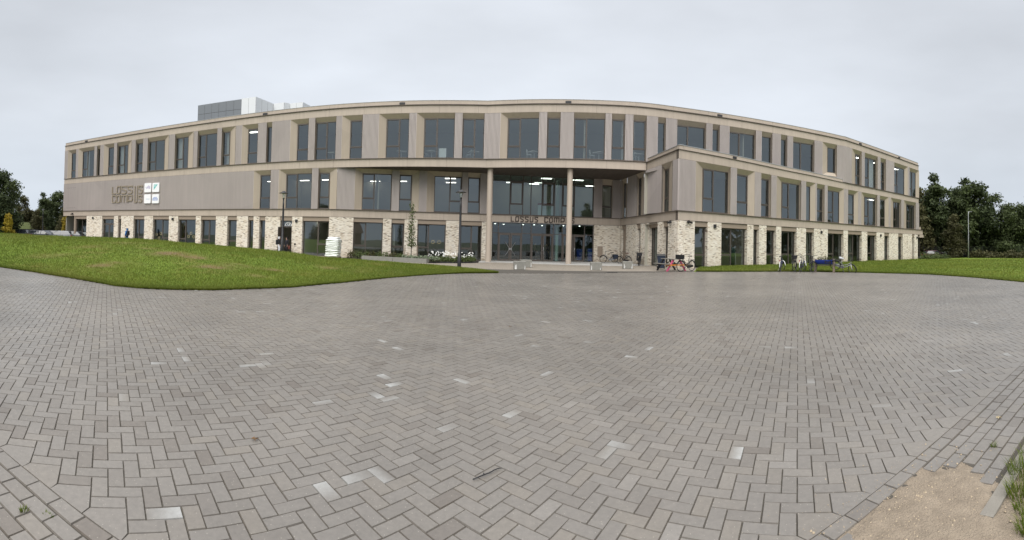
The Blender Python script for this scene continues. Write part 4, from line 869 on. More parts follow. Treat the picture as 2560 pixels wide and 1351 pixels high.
# rooms behind the glass ----------------------------------------------------------
def room(cv, a, b, z0, z1, depth, wall, gap=9., near=.5, first=0):
    mb = MB(); sweep(mb, cv, a, b, [(near, z0), (depth, z0)], caps=False, closed=False); part(mb, 'room_floor', M['ifloor'])
    mb = MB(); sweep(mb, cv, a, b, [(near, z1), (depth, z1)], caps=False, closed=False); part(mb, 'room_ceiling', M['iceil'])
    mb = MB(); sweep(mb, cv, a, b, [(depth, z0), (depth, z1)], caps=False, closed=False)
    n = max(1, int((b-a)/gap))
    for i in range(first, n+1):
        s = a+(b-a)*i/max(1, n); s = min(max(s, a+.02), b-.02); p = Loc(cv, s-.05, s+.05, near+.02); p.box(mb, 0, p.w, 0, depth-near-.04, z0, z1)
    part(mb, 'partition_wall', wall)
room(F3, .1, F3.L-.1, ZC2+.06, 12.3, 6.2, M['iwall'], 13)
room(FE, .1, sG0-.1, ZC1+.06, 7.55, 6.6, M['iwall'], 10)
room(FE, sG0, FE.L-.2, ZC1+.06, 7.835, 6.6, M['iwall'], 40)
room(WG, .45, WG.L-.1, ZC1+.06, 7.55, 5.4, M['iwall'], 7.6, first=1)
room(SD, .2, 6.3, ZC1+.06, 7.55, 4, M['iwall'], 40)
room(SD, .2, 6.3, -.1, 3.3, 4, M['iwall'], 40)
room(FE, .1, sG0-.3, -.10, 3.3, 6.0, M['iwall'], 8)
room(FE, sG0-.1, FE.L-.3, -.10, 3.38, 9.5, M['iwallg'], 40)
room(WG, .45, WG.L-.4, -.10, 3.3, 5.2, M['iwall'], 6.5, first=1)
for i, s in enumerate((52.3, 53.6, 54.6, 55.9, 57.4, 58.8, 60.2)):
    l = Loc(FE, s, s+.7, 9.3); mb = MB(); l.box(mb, 0, .7, 0, .1, -.1, 2.1); part(mb, 'interior_door', M['redw'])
for x, y in ((-21.27, 41.44), (-18.72, 41.47), (-14.03, 43.22), (-11.23, 43.44), (-5.97, 41.4), (-6.31, 44.3), (-.21, 45.6), (2.69, 45.05), (2.2, 46.2), (3.18, 42.05), (6.29, 42.37), (8.2, 46.2), (9.38, 42.81), (39.67, 37.45), (-25.2, 41.2)):
    mb = MB(); zc = 7.78 if -2 < x < 10 else 7.5; mb.box(x-.5, x+.5, y-.1, y+.1, zc, zc+.045); part(mb, 'ceiling_light', M['light'])
for x, y in ((36.58, 36.9), (40.0, 37.63), (45.57, 38.4), (-25.54, 37.91)):
    mb = MB(); mb.box(x-.45, x+.45, y-.13, y+.13, 12.23, 12.29); part(mb, 'ceiling_light', M['light'])
for x, y in ((-18.6, 39.5), (-15.2, 40.3), (-12.8, 40.6), (27, 35.2), (16.9, 32.6), (-8, 41.2)):
    mb = MB(); mb.box(x-.6, x+.6, y-.13, y+.13, 3.23, 3.29); part(mb, 'ceiling_light', M['light'])
for s, o in ((51.9, 2), (52.8, 3), (54.6, 2.5), (55.6, 2), (58.5, 2.2), (60.0, 1.8), (56.6, 3.4)):
    mb = MB(); x, y, z = FE.at(s, o, 3.34); mb.lathe([(.07, 0), (.07, .03)], 10, (x, y, 3.34)); part(mb, 'downlight', M['spot'])
x, y, z = FE.at(29.9, .9, 1.97); mb = MB(); mb.lathe([(.02, -.28), (.13, -.2), (.17, 0), (.13, .2), (.02, .28)], 14, (x, y, 1.97)); part(mb, 'globe_light', M['light'], smooth=True)
l = Loc(WG, 19.0, 20.9, 2.2); mb = MB(); l.box(mb, 0, 1.9, 0, .04, .95, 2.1); pb = part(mb, 'pinboard', M['pin']); mb = MB()
for a, b, c, d in ((.05, .5, 1.2, 2.0), (.6, .8, 1.3, 1.8), (.95, 1.2, 1.5, 1.9)): l.box(mb, a, b, -.02, 0, c, d)
mb.build('notice', M['paper'], pb)

# fixtures on the walls -----------------------------------------------------------
for s in (4.19, 29.74, 43.03, 57.15, 70.51, 88.05, 96.94):
    l = Loc(F3, s-.24, s+.24, .04); mb = MB(); l.box(mb, 0, l.w, 0, .1, 13.24, 13.42); o = part(mb, 'roof_overflow', M['dark'])
l = Loc(WG, 5.36, 5.74, .04); mb = MB(); l.box(mb, 0, l.w, 0, .1, ZC2+.08, ZC2+.24); part(mb, 'roof_overflow', M['dark'])
for cv, s, z in ((WG, 3.43, 3.13), (WG, 17.08, 3.1), (WG, 28.43, 3.06), (WG, 38.0, 3.0), (FE, 5.99, 3.15), (FE, 18.73, 3.08), (FE, 33.48, 3.02)):
    l = Loc(cv, s-.11, s+.11, -.12); mb = MB(); l.box(mb, 0, l.w, 0, .11, z-.13, z+.13); part(mb, 'wall_lamp', M['dark'])
for cv, s, z, of in ((SD, 10.99, 3.36, -.02), (WG, .93, 3.36, -.02), (FE, 1.95, 3.74, .02)):
    l = Loc(cv, s-.1, s+.1, of); mb = MB(); l.box(mb, .04, .16, -.1, 0, z-.06, z+.1)
    for dx in (-.12, .16): mb.tube([l(.1+dx, -.05, z-.03), l(.1+dx, -.22, z-.09)], [.07, .075], 10)
    part(mb, 'security_camera', M['black'], smooth=False)
l = Loc(FE, 33.32, 33.48, -.07); mb = MB(); l.box(mb, 0, l.w, 0, .06, .8, .94); part(mb, 'intercom', M['black'])
l = Loc(FE, 61.4, 61.87, -.13); mb = MB(); l.box(mb, 0, l.w, 0, .12, .45, 1.42); l.box(mb, .12, .35, -.01, 0, 1.22, 1.34); part(mb, 'letter_box', M['lintel'])
for s in np.linspace(.9, 2.4, 5):   # small fixings left on the blank panel
    for z in (4.55, 7.25):
        l = Loc(FE, s-.09, s+.09, -.06); mb = MB(); l.box(mb, 0, l.w, 0, .02, z-.015, z+.015); part(mb, 'wall_bracket', M['flash'])

# lettering ------------------------------------------------------------------------
def ribbon(pts, w):
    """outline quads of a mitred stroke along 2d points"""
    P = [Vector(p) for p in pts]; n = len(P); L = []; R = []
    for i in range(n):
        d0 = (P[i]-P[i-1]).normalized() if i else None; d1 = (P[i+1]-P[i]).normalized() if i < n-1 else None
        a = d0 or d1; b = d1 or d0; n0 = Vector((-a.y, a.x)); n1 = Vector((-b.y, b.x)); m = (n0+n1)
        m = m.normalized() if m.length > 1e-4 else n0; k = w/2/max(.45, m.dot(n0)); L.append(P[i]+m*k); R.append(P[i]-m*k)
    return [[tuple(R[i]), tuple(R[i+1]), tuple(L[i+1]), tuple(L[i])] for i in range(n-1)]
GL = {'L': [[(0, 1), (0, 0), (1, 0)]], 'a': [[(1, 0), (1, 1), (.18, 1), (0, .82), (0, 0), (.72, 0), (1, .14)]], 's': [[(1, .80), (1, 1), (0, 1), (0, .66), (1, .36), (1, .16), (.8, 0), (0, 0)]],
      'u': [[(0, 1), (0, 0), (.7, 0), (1, .12)], [(1, 1), (1, 0)]], 'c': [[(1, .76), (1, 1), (0, 1), (0, 0), (.8, 0), (1, .16), (1, .3)]], 'm': [[(0, 0), (0, 1), (1, 1), (1, 0)], [(.5, 1), (.5, 0)]],
      'p': [[(0, 0), (0, 1), (1, 1), (1, .36), (.82, .22), (0, .22)]], 'U': [[(0, 1), (0, 0), (.6, 0), (1, .05)], [(1, 1), (1, 0)]]}
def letters(cv, parent, inv, items, m, stroke, off0, off1):
    for g, a, b, z0, z1 in items:
        mb = MB(); w = stroke; sx = (b-a-w); sz = (z1-z0-w)
        fx = lambda x, z: (x, z)
        for k, st in enumerate(GL[g]):
            pts = [(a+w/2+x*sx, z0+w/2+z*sz) for x, z in st]
            e = .002*k
            for q in ribbon(pts, w): mb.prism(q, lambda s, z: cv.at(s, off0, z), lambda s, z: cv.at(s, off1-e, z))
        mb.build('letter', m, parent, inv)
def sign(name, label, cat, cv, s, z):
    p = cv.at(s, -.1, z); t = thing(name, label, cat, p); return t, Matrix.Translation((-p[0], -p[1], -p[2]))
t, inv = sign('wall_lettering', 'large bronze letters LASSUS CAMPUS in two rows on the blank ribbed wall', 'sign', FE, 11.7, 5)
it = [(g, *WS[k]) for g, k in (('L', 'L1'), ('a', 'a1'), ('s', 'S1'), ('s', 'S2'), ('U', 'U'), ('s', 'S3'), ('c', 'C'), ('a', 'a2'), ('m', 'm'), ('p', 'p'), ('s', 'S4'))]
letters(FE, t, inv, it, M['letter'], .12, -.045, -.13)
t, inv = sign('entrance_lettering', 'dark bronze letters LASSUS CAMPUS on the belt over the entrance doors', 'sign', FE, 56, 3.5)
it = [(g, T1E[2*i], T1E[2*i+1], 3.50, 4.02) for i, g in enumerate('LassUscampUs')]
letters(FE, t, inv, it, M['letterd'], .085, .03, -.03)
tl = ('white rounded sign tile with purple scribble emblem, upper left of the four', 'white rounded sign tile with a teal triangle, upper right of the four', 'nearly blank white sign tile with pale blue print, lower left of the four', 'white sign tile with a blue block emblem, lower right of the four')
for i, k in enumerate(('T1', 'T2', 'T3', 'T4')):
    a, b, z0, z1 = WS[k]; t, inv = sign('sign_tile', tl[i], 'sign', FE, (a+b)/2, z0); t['group'] = 'white sign tiles beside the wall lettering'
    r = .1; out = []
    for cx, cz, q in ((b-r, z1-r, 0), (a+r, z1-r, 1), (a+r, z0+r, 2), (b-r, z0+r, 3)):
        for j in range(5): u = PI/2*(q+j/4); out.append((cx+r*math.cos(u), cz+r*math.sin(u)))
    mb = MB(); mb.prism(out, lambda s, z: FE.at(s, -.05, z), lambda s, z: FE.at(s, -.19, z)); mb.build('tile_panel', M['tile'], t, inv)
    mb = MB(); w, h = b-a, z1-z0; pr_ = lambda q: mb.prism([(a+x*w, z0+y*h) for x, y in q], lambda s, z: FE.at(s, -.188, z), lambda s, z: FE.at(s, -.196, z))
    if i == 0:
        for x, y, ww in ((.12, .54, .3), (.45, .6, .45), (.3, .46, .24), (.6, .5, .3), (.25, .4, .2), (.62, .38, .3), (.5, .68, .25), (.4, .53, .12)): pr_([(x, y), (x+ww, y+.01), (x+ww*.95, y+.035), (x+.02, y+.03)])
        for x in (.42, .55, .66, .78): pr_([(x, .4), (x+.03, .4), (x+.05, .62), (x+.02, .62)])
        mb.build('emblem', M['purple'], t, inv)
    elif i == 1:
        pr_([(.22, .22), (.80, .82), (.22, .82)]); mb.build('emblem', M['teal'], t, inv); mb = MB()
        pr2 = lambda q: mb.prism([(a+x*w, z0+y*h) for x, y in q], lambda s, z: FE.at(s, -.195, z), lambda s, z: FE.at(s, -.2, z))
        for x in (.27, .33, .40, .47): pr2([(x, .6), (x+.028, .6), (x+.028, .74), (x, .74)])
        mb.build('emblem_print', M['tile'], t, inv)
    elif i == 2:
        pr_([(.3, .47), (.85, .47), (.85, .52), (.3, .52)]); pr_([(.34, .4), (.8, .4), (.8, .43), (.34, .43)]); mb.build('emblem', M['pale'], t, inv)
    else:
        pr_([(.08, .32), (.86, .32), (.86, .50), (.76, .56), (.76, .68), (.2, .68), (.2, .56), (.08, .5)]); mb.build('emblem', M['cobalt'], t, inv); mb = MB()
        pr2 = lambda q: mb.prism([(a+x*w, z0+y*h) for x, y in q], lambda s, z: FE.at(s, -.195, z), lambda s, z: FE.at(s, -.2, z))
        for x in (.25, .36, .47, .58, .68): pr2([(x, .52), (x+.06, .52), (x+.06, .63), (x, .63)])
        for x in (.14, .26, .38, .5, .62, .74): pr2([(x, .37), (x+.08, .37), (x+.08, .46), (x, .46)])
        mb.build('emblem_print', M['tile'], t, inv)
# ---------------------------------------------------------------- street furniture, vehicles, people
def street_lamp(label, x, y, z, h, group, rz=0.):
    t = thing('street_lamp', label, 'street lamp', (x, y, z), rz, group)
    mb = MB().lathe([(.115, -.3), (.115, .0), (.11, .9), (.075, .94), (.06, h-.95), (.045, h-.52)], 14); mb.build('lamp_post', M['black'], t, smooth=True)
    mb = MB().lathe([(.05, h-.53), (.085, h-.50), (.055, h-.47)], 12); mb.build('lamp_collar', M['black'], t)
    mb = MB().lathe([(.06, h-.48), (.085, h-.36), (.135, h-.16)], 14); mb.build('lantern_glass', M['lampglass'], t, smooth=True)
    mb = MB().lathe([(.02, h-.46), (.03, h-.3), (.055, h-.2)], 8); mb.build('lamp_bulb', M['whitep'], t)
    mb = MB().lathe([(.30, h-.165), (.31, h-.155), (.19, h-.10), (.10, h-.055), (.085, h-.015), (.03, h)], 20); mb.build('lamp_hat', M['black'], t, smooth=True)
street_lamp('black lamp post rising from the crest of the grass mound, before the open side door', -14.13, 24.64, .45, 4.05, 'black hat-topped lamp posts')
street_lamp('black lamp post at the tip of the lawn, left of the entrance columns', -2.98, 25.14, .0, 4.56, 'black hat-topped lamp posts')
street_lamp('taller, nearer one of the two far lamp posts before the left trees', -59.5, 32.92, -.2, 4.85, 'black hat-topped lamp posts')
street_lamp('smaller, more distant one of the two far lamp posts before the left trees', -70.7, 37.4, -.2, 4.7, 'black hat-topped lamp posts')
t = thing('street_light', 'tall plain grey street light with a short bent arm on the right lawn', 'street light', (57.1, 33.8, -.1))
mb = MB().tube([(0, 0, -.2), (0, 0, 3.2), (0, 0, 6.75), (.02, 0, 6.98), (.12, 0, 7.1), (.5, 0, 7.16)], [.095, .075, .06, .055, .05, .045], 10); mb.build('pole', M['alu'], t, smooth=True)
mb = MB().box(.4, .95, -.09, .09, 7.12, 7.2); mb.build('lamp_head', M['alu'], t)

def block(label, x, y, rz):
    z = float(gz(x, y)); t = thing('concrete_block', label, 'concrete block', (x, y, z), rz, 'concrete seat blocks before the entrance')
    bm = bmesh.new(); bmesh.ops.create_cube(bm, size=1)
    for v in bm.verts: v.co = Vector((v.co.x*.70*(1.04 if v.co.z > 0 else 1), v.co.y*.62, (v.co.z+.5)*.49))
    bmesh.ops.bevel(bm, geom=list(bm.edges), offset=.015, segments=2, affect='EDGES', profile=.5)
    me = bpy.data.meshes.new('block'); bm.to_mesh(me); bm.free(); me.materials.append(M['conc']); link(bpy.data.objects.new('block_body', me), t)
    mb = MB(); r = random.Random(int(x*100))
    for i in range(5):
        a = r.choice((-.32, -.28, -.24, -.2, .26, .3)); h = r.uniform(.12, .34); w = r.uniform(.008, .022)
        mb = MB(); mb.face([(a-w, -.3125-.0003*i, .02), (a+w, -.3125-.0003*i, .02), (a+w*.6, -.3135-.0003*i, h), (a-w*.4, -.3135-.0003*i, h*.95)]); mb.build('lime_stain', M['stainy'], t)
block('lime-streaked concrete block in front of the left half of the glass doors', .5, 26.5, .05)
block('plainer concrete block half hidden behind the block at the left glass doors', .98, 29.7, .15)
block('concrete block with white lime drips on its left edge, standing right of the right column', 5.28, 27.15, -.12)
block('concrete block with several white drips, in front of the bicycles in the corner', 8.02, 29.7, -.2)

# planting bed and its concrete bench edge, left of the entrance ------------------
bed = [(-13.4, 33.4), (-12.0, 33.0), (-10.8, 32.7), (-8.4, 32.25), (-6.1, 31.75), (-5.4, 32.6), (-4.0, 33.6), (-3.1, 34.6), (-2.75, 35.8), (-2.75, 39.6), (-6, 39.0), (-9, 38.1), (-12, 37.2), (-13.6, 36.6)]
mb = MB(); mb.face([(x, y, gz(x, y)+.05) for x, y in bed])
for (a, b), (c, d) in zip(bed, bed[1:]+bed[:1]): mb.face([(a, b, gz(a, b)+.05), (c, d, gz(c, d)+.05), (c, d, gz(c, d)-.1), (a, b, gz(a, b)-.1)])
tag(mb.build('planting_bed_soil', M['soil']), kind='structure')
t = thing('concrete_bench', 'long low grey concrete bench edge along the planting bed', 'bench', (-8.75, 32.1, -.08), math.atan2(-1.15, 5.4))
for a, b in ((-2.75, -.01), (.01, 2.75)):
    mb = MB().hexa([(a, -.22, -.2), (b, -.22, -.2), (b, .22, -.2), (a, .22, -.2), (a+.01, -.21, .31), (b-.01, -.21, .31), (b-.01, .21, .31), (a+.01, .21, .31)]); mb.build('bench_block', M['conc'], t)
mb = MB(); pts = [(-6.0, 31.78), (-5.4, 32.5), (-4.0, 33.5), (-3.1, 34.5), (-2.7, 35.8)]
for (a, b), (c, d) in zip(pts, pts[1:]): mb.hexa([(a, b, -.3), (c, d, -.3), (c+.03, d+.04, -.3), (a+.03, b+.04, -.3), (a, b, gz(a, b)+.1), (c, d, gz(c, d)+.1), (c+.03, d+.04, gz(c, d)+.1), (a+.03, b+.04, gz(a, b)+.1)])
tag(mb.build('bed_edging', M['dark']), 'thin dark curved edging strip around the right end of the flower bed', 'edging')

t = thing('sack_pallet', 'low wooden pallet under the tall white pile of sacks', 'pallet', (-13.5, 31.5, -.02), .12)
mb = MB()
for i in range(6): mb.box(-.55+i*.19, -.41+i*.19, -.5, .5, .1, .13)
for y in (-.45, 0, .38): mb.box(-.55, .55, y, y+.09, -.12, .1)
mb.build('pallet_deck', M['wood'], t)
for i in range(11):
    r = random.Random(i+4); z = .115+i*.135
    lab = ('topmost crumpled white sack of the tall pile beside the brick pier' if i == 10 else 'lowest white sack of the tall pile, resting on the pallet' if i == 0 else 'white plastic sack in the middle of the tall pile beside the brick pier')
    bm = bmesh.new(); bmesh.ops.create_cube(bm, size=1); bmesh.ops.subdivide_edges(bm, edges=list(bm.edges), cuts=4, use_grid_fill=True)
    for v in bm.verts:
        x, y, zz = v.co*2; k = 1-.10*abs(zz)**2; s = .80 if i == 10 else 1
        v.co = Vector((x*.50*k*s, y*.5*k*s, zz*.078*(1.0-.12*(max(abs(x), abs(y))**6))*(1.3 if i == 10 else 1)+.018*math.sin(x*4+i)+.012*math.sin(y*5+i*2)))
    me = bpy.data.meshes.new('white_sack'); bm.to_mesh(me); bm.free(); me.polygons.foreach_set('use_smooth', [True]*len(me.polygons)); me.materials.append(M['sack'])
    o = link(bpy.data.objects.new('white_sack', me)); o.location = (-13.5+r.uniform(-.02, .02)+.006*i, 31.5+r.uniform(-.02, .02), z+.05); o.rotation_euler = (r.uniform(-.015, .015), r.uniform(-.015, .015), .12+r.uniform(-.05, .05))
    tag(o, lab, 'sack', 'white sacks piled on a pallet')

# bicycles -------------------------------------------------------------------------
def bicycle(label, loc, rz, frame, guard=None, fork=None, crate=False, pannier=None, basket=False, fender=None, rot=None, steer=.0, saddle=None, rear_red=False):
    t = thing('bicycle', label, 'bicycle', loc, rz, 'bicycles parked at the school', rot=rot)
    R = .335; fx = .56; rx = -.54; G = fender or M['black']
    def wheel(x, st=0.):
        ax = (math.sin(st), math.cos(st), 0); c = Vector((x, 0, R)); d = Vector((math.cos(st), -math.sin(st), 0))
        mb = MB().torus(c, ax, R-.035, .011, 30, 5); mb.tube([c-Vector(ax)*.05, c+Vector(ax)*.05], .02, 6)
        for i in range(16):
            a = 2*PI*i/16; e = d*math.cos(a)+Vector((0, 0, 1))*math.sin(a); mb.tube([c+Vector(ax)*(.02 if i % 2 else -.02), c+e*(R-.04)], .0022, 3, False)
        w = mb.build('wheel', M['spoke'], t); mb = MB().torus(c, ax, R-.02, .024, 32, 6); mb.build('tyre', M['rubber'], w, smooth=True)
        mb = MB(); n = 12   # mudguard
        pts = [c+(d*math.cos(a)+Vector((0, 0, 1))*math.sin(a))*(R+.025) for a in np.linspace(.35 if x > 0 else -.25, PI*.92 if x < 0 else PI*.98, n)] if x > 0 else [c+(d*math.cos(a)+Vector((0, 0, 1))*math.sin(a))*(R+.025) for a in np.linspace(.4, PI+.15, n)]
        mb.tube(pts, .022, 6); mb.build('mudguard', G, t, smooth=True)
    wheel(rx); wheel(fx, steer)
    f = MB(); r = .019; bb = (-.06, 0, .29); st = (-.24, 0, .78); hd = (.36, 0, .86); hl = (.40, 0, .66)
    f.tube([bb, st], r, 8); f.tube([hd, hl], .022, 8); f.tube([hl, (.15, 0, .42), bb], .024, 8); f.tube([(.375, 0, .78), (.12, 0, .56), (-.13, 0, .47)], .017, 8)
    for y in (-.06, .06): f.tube([(bb[0], y*.5, bb[2]), (rx, y, R)], .011, 6); f.tube([(st[0]+.02, y*.3, .7), (rx, y, R)], .010, 6)
    f.build('frame', frame, t, smooth=True)
    k = MB(); 
    for y in (-.05, .05): k.tube([(.405, y*.6, .66), (.46, y, .5), (fx, y, R)], [.016, .014, .01], 6)
    k.tube([(.405, -.04, .665), (.405, .04, .665)], .018, 6); k.build('fork', fork or frame, t, smooth=True)
    h = MB().tube([(.36, 0, .86), (.33, 0, 1.0)], .016, 8)
    for s in (-1, 1): h.tube([(.33, 0, 1.0), (.36, s*.1, 1.05), (.30, s*.26, 1.07), (.14, s*.31, 1.05)], .012, 6); h.tube([(.2, s*.30, 1.058), (.08, s*.315, 1.045)], .018, 6)
    h.build('handlebar', M['dark'], t, smooth=True)
    s = MB(); s.tube([st, (-.275, 0, .9)], .014, 6); s.hexa([(-.42, -.1, .92), (-.12, -.025, .93), (-.12, .025, .93), (-.42, .1, .92), (-.42, -.11, .985), (-.12, -.03, .965), (-.12, .03, .965), (-.42, .11, .985)]); s.build('saddle', saddle or M['black'], t)
    c = MB(); gpts = [(-.06+.10*math.cos(a), .29+.10*math.sin(a)) for a in np.linspace(-PI/2, PI/2, 8)]+[(rx+.06*math.cos(a), R+.06*math.sin(a)) for a in np.linspace(PI/2, 3*PI/2, 8)]
    c.prism(gpts, lambda x, z: (x, .055, z), lambda x, z: (x, .085, z)); c.build('chain_guard', guard or frame, t)
    p = MB(); p.tube([(-.06, -.09, .29), (-.06, .1, .29)], .014, 6)
    for s_, dx, dz in ((-1, .10, -.14), (1, -.10, .14)): p.tube([(-.06, s_*.10, .29), (-.06+dx, s_*.11, .29+dz)], .01, 5); p.box(-.06+dx-.045, -.06+dx+.045, s_*.11-(.1 if s_ < 0 else 0), s_*.11+(.1 if s_ > 0 else 0), .29+dz-.012, .29+dz+.012)
    p.build('pedals', M['dark'], t)
    k = MB()
    for y in (-.07, .07): k.tube([(-.28, y, .74), (-.82, y, .745)], .009, 5); k.tube([(rx, y, R), (rx-.06, y, .74)], .008, 5)
    for x in (-.35, -.5, -.65, -.8): k.tube([(x, -.07, .745), (x, .07, .745)], .008, 5)
    k.build('luggage_rack', M['dark'], t)
    q = MB(); q.tube([(-.10, .08, .27), (-.18, .2, .02)], .01, 5); q.build('kickstand', M['steel'], t)
    if rear_red: MB().box(-.85, -.83, -.03, .03, .68, .73).build('rear_light', mat('red_reflector', (.5, .02, .02), .3), t)
    if crate:
        b = MB()
        for a in ((.50, .84, -.22, -.2), (.50, .84, .2, .22), (.50, .52, -.2, .2), (.82, .84, -.2, .2)): b.box(*a, .80, 1.04)
        b.box(.50, .84, -.21, .21, .79, .805); b.build('front_crate', M['black'], t); b = MB()
        for y in (-.12, .12): b.tube([(.42, y*.4, .76), (.8, y, .79)], .012, 5); b.tube([(fx, y*.45, R), (.78, y, .79)], .009, 5)
        b.build('front_carrier', M['black'], t)
    if basket:
        b = MB(); b.lathe([(.15, .82), (.2, 1.05), (.19, 1.05), (.14, .83)], 12, (.56, 0, 0)); b.build('front_basket', M['dark'], t)
    if pannier:
        b = MB()
        for y in (-.2, .09): b.hexa([(-.84, y, .36), (-.42, y, .36), (-.42, y+.11, .36), (-.84, y+.11, .36), (-.86, y, .74), (-.38, y, .74), (-.38, y+.11, .74), (-.86, y+.11, .74)])
        b.box(-.84, -.40, -.2, .2, .755, .79); b.build('pannier', pannier, t)
    return t
grey = mat('grey_bicycle_paint', (.30, .31, .33), .35, .3, .08, 5); dblue = mat('dark_blue_bicycle_paint', (.02, .025, .06), .35, 0, .1, 5); cream = mat('cream_bicycle_paint', (.55, .52, .38), .4, 0, .06, 5)
bicycle('black step-through bicycle with a black front crate, parked by the pink-legged picnic table', (10.72, 25.54, .0), math.radians(209), M['black'], crate=True, steer=.25)
bicycle('grey bicycle with navy panniers leaning at the brick wall right of the glass doors', (9.05, 40.25, -.1), math.radians(187), grey, pannier=M['navy'], steer=.3)
bicycle('black bicycle standing deep in the corner behind the concrete block, brown saddle', (9.75, 37.3, -.08), math.radians(120), M['black'], saddle=M['bagred'])
bicycle('black bicycle with bulky front crate, turned to the plaza, in the entrance corner', (10.3, 34.6, -.05), math.radians(255), M['black'], crate=True, pannier=M['blackc'], steer=-.3)
bicycle('dark blue bicycle with a red rear light and white mudguard, leftmost at the lawn edge', (16.5, 23.5, .02), math.radians(48), dblue, fender=M['whitep'], rear_red=True, steer=-.7)
bicycle('dark bicycle with cream fork and front basket, behind the one with a white mudguard', (17.25, 23.0, .02), math.radians(228), M['black'], fork=cream, basket=True, steer=.3)
bicycle('dark bicycle with long white mudguard, between the basket bicycle and the planter', (17.55, 22.6, .02), math.radians(39), dblue, fender=M['whitep'], rear_red=True, steer=-.5)
bicycle('slim black bicycle seen end-on with its front wheel turned left, next to the blue planter', (17.98, 22.15, .02), math.radians(236), M['black'], steer=1.0)
bicycle('grey bicycle toppled over against the right post of the blue planter', (19.18, 20.56, .06), 0, grey, guard=M['alu'], fork=M['whitep'], rot=(math.radians(30), math.radians(14), math.radians(-42)), steer=.6, saddle=M['alu'])

# barrel planter, picnic table, bins ----------------------------------------------
t = thing('barrel_planter', 'half blue barrel planter slung between two weathered wooden posts', 'planter', (18.4, 21.4, 0), math.atan2(-.95, .57))
for x in (-.62, .62): MB().hexa([(x-.06, -.06, -.1), (x+.06, -.06, -.1), (x+.06, .06, -.1), (x-.06, .06, -.1), (x-.055, -.055, .85), (x+.055, -.055, .85), (x+.055, .055, .85), (x-.055, .055, .85)]).build('post', M['wood'], t)
MB().box(-.56, .56, -.03, .03, .42, .47).build('rail', M['wood'], t)
b = MB(); n = 14
for i in range(n):
    a0, a1 = PI+PI*i/n, PI+PI*(i+1)/n; f = lambda a, x, r: (x, r*math.cos(a), .80+r*math.sin(a))
    b.face([f(a0, -.54, .3), f(a0, .54, .3), f(a1, .54, .3), f(a1, -.54, .3)]); b.face([f(a0, -.52, .28), f(a1, -.52, .28), f(a1, .52, .28), f(a0, .52, .28)])
for x in (-.54, .54): b.face([(x, .3*math.cos(PI+PI*i/n), .80+.3*math.sin(PI+PI*i/n)) for i in range(n+1)])
b.build('half_barrel', M['blueb'], t); MB().face([(-.52, -.28, .77), (.52, -.28, .77), (.52, .28, .77), (-.52, .28, .77)]).build('planter_soil', M['soil'], t)
b = MB(); r = random.Random(5)
for i in range(30):
    a = r.uniform(.1, .5); b.box(a, a+.03, -.306, -.30, .55+r.uniform(0, .2), .58+r.uniform(0, .2))
b.build('barrel_print', M['dark'], t)

t = thing('picnic_table', 'small picnic table with grey top and pink and orange painted legs', 'picnic table', (10.14, 26.72, 0), 0)
MB().box(-.75, .75, -.02-.33, .33, .72, .76).build('table_top', M['conc_kerb'], t)
for s in (-1, 1): MB().box(-.85, .85, s*.72-.13, s*.72+.13, .41, .45).build('bench_seat', M['conc_kerb'], t)
for x, m in ((-.6, M['black']), (.6, M['pink'])):
    for s in (-1, 1): MB().hexa([(x-.05, s*.72-.05, -.05), (x+.05, s*.72-.05, -.05), (x+.05, s*.72+.05, -.05), (x-.05, s*.72+.05, -.05), (x-.05, s*.22-.05, .72), (x+.05, s*.22-.05, .72), (x+.05, s*.22+.05, .72), (x-.05, s*.22+.05, .72)]).build('leg', m, t)
    MB().box(x+.05, x+.09, -.8, .8, .33, .41).build('cross_brace', M['orange'] if x > 0 else M['black'], t)
    MB().hexa([(x*.1-.03, -.03, .69), (x*.1+.03, -.03, .69), (x*.1+.03, .03, .69), (x*.1-.03, .03, .69), (x-.03, -.03, .38), (x+.03, -.03, .38), (x+.03, .03, .38), (x-.03, .03, .38)]).build('diagonal_brace', M['black'], t)
# the table's length runs towards the camera, so the pink end faces left of it
t.rotation_euler.z = math.radians(-78)

def wheelie_bin(label, loc, rz, m, lid, h=1.0, name='wheelie_bin', grp=None):
    t = thing(name, label, 'bin', loc, rz, grp)
    MB().hexa([(-.2, -.25, .06), (.2, -.25, .06), (.2, .22, .06), (-.2, .22, .06), (-.28, -.33, h-.08), (.28, -.33, h-.08), (.28, .3, h-.08), (-.28, .3, h-.08)]).build('bin_body', m, t)
    MB().hexa([(-.30, -.36, h-.09), (.30, -.36, h-.09), (.30, .36, h-.07), (-.30, .36, h-.07), (-.27, -.33, h-.01), (.27, -.33, h-.01), (.27, .3, h+.03), (-.27, .3, h+.03)]).build('lid', lid, t)
    for s in (-1, 1): MB().tube([(s*.21, .2, .1), (s*.27, .2, .1)], .1, 12).build('bin_wheel', M['rubber'], t)
wheelie_bin('navy wheelie bin standing behind the picnic table', (10.1, 28.6, -.01), math.radians(-15), M['navy'], M['dark'])
wheelie_bin('bright blue recycling bin just inside the glass front, at its right end', (7.55, 42.0, -.1), 0, M['blueb'], M['blueb'], 1.25, 'recycling_bin', 'blue bins inside the entrance hall')
wheelie_bin('bright blue recycling bin seen through the rightmost glass door leaf', (6.55, 42.4, -.1), 0, M['blueb'], M['blueb'], 1.2, 'recycling_bin', 'blue bins inside the entrance hall')
t = thing('drain_cover', 'dark iron drain slot in the paving between the concrete blocks and the plaza', 'drain cover', (5.75, 24.72, -.0))
mb = MB().box(-.3, .3, -.12, .12, -.02, .008); mb.build('cover_frame', M['dark'], t); mb = MB()
for i in range(7): mb.box(-.27+i*.08, -.22+i*.08, -.1, .1, .008, .012)
mb.build('cover_bars', M['black'], t)

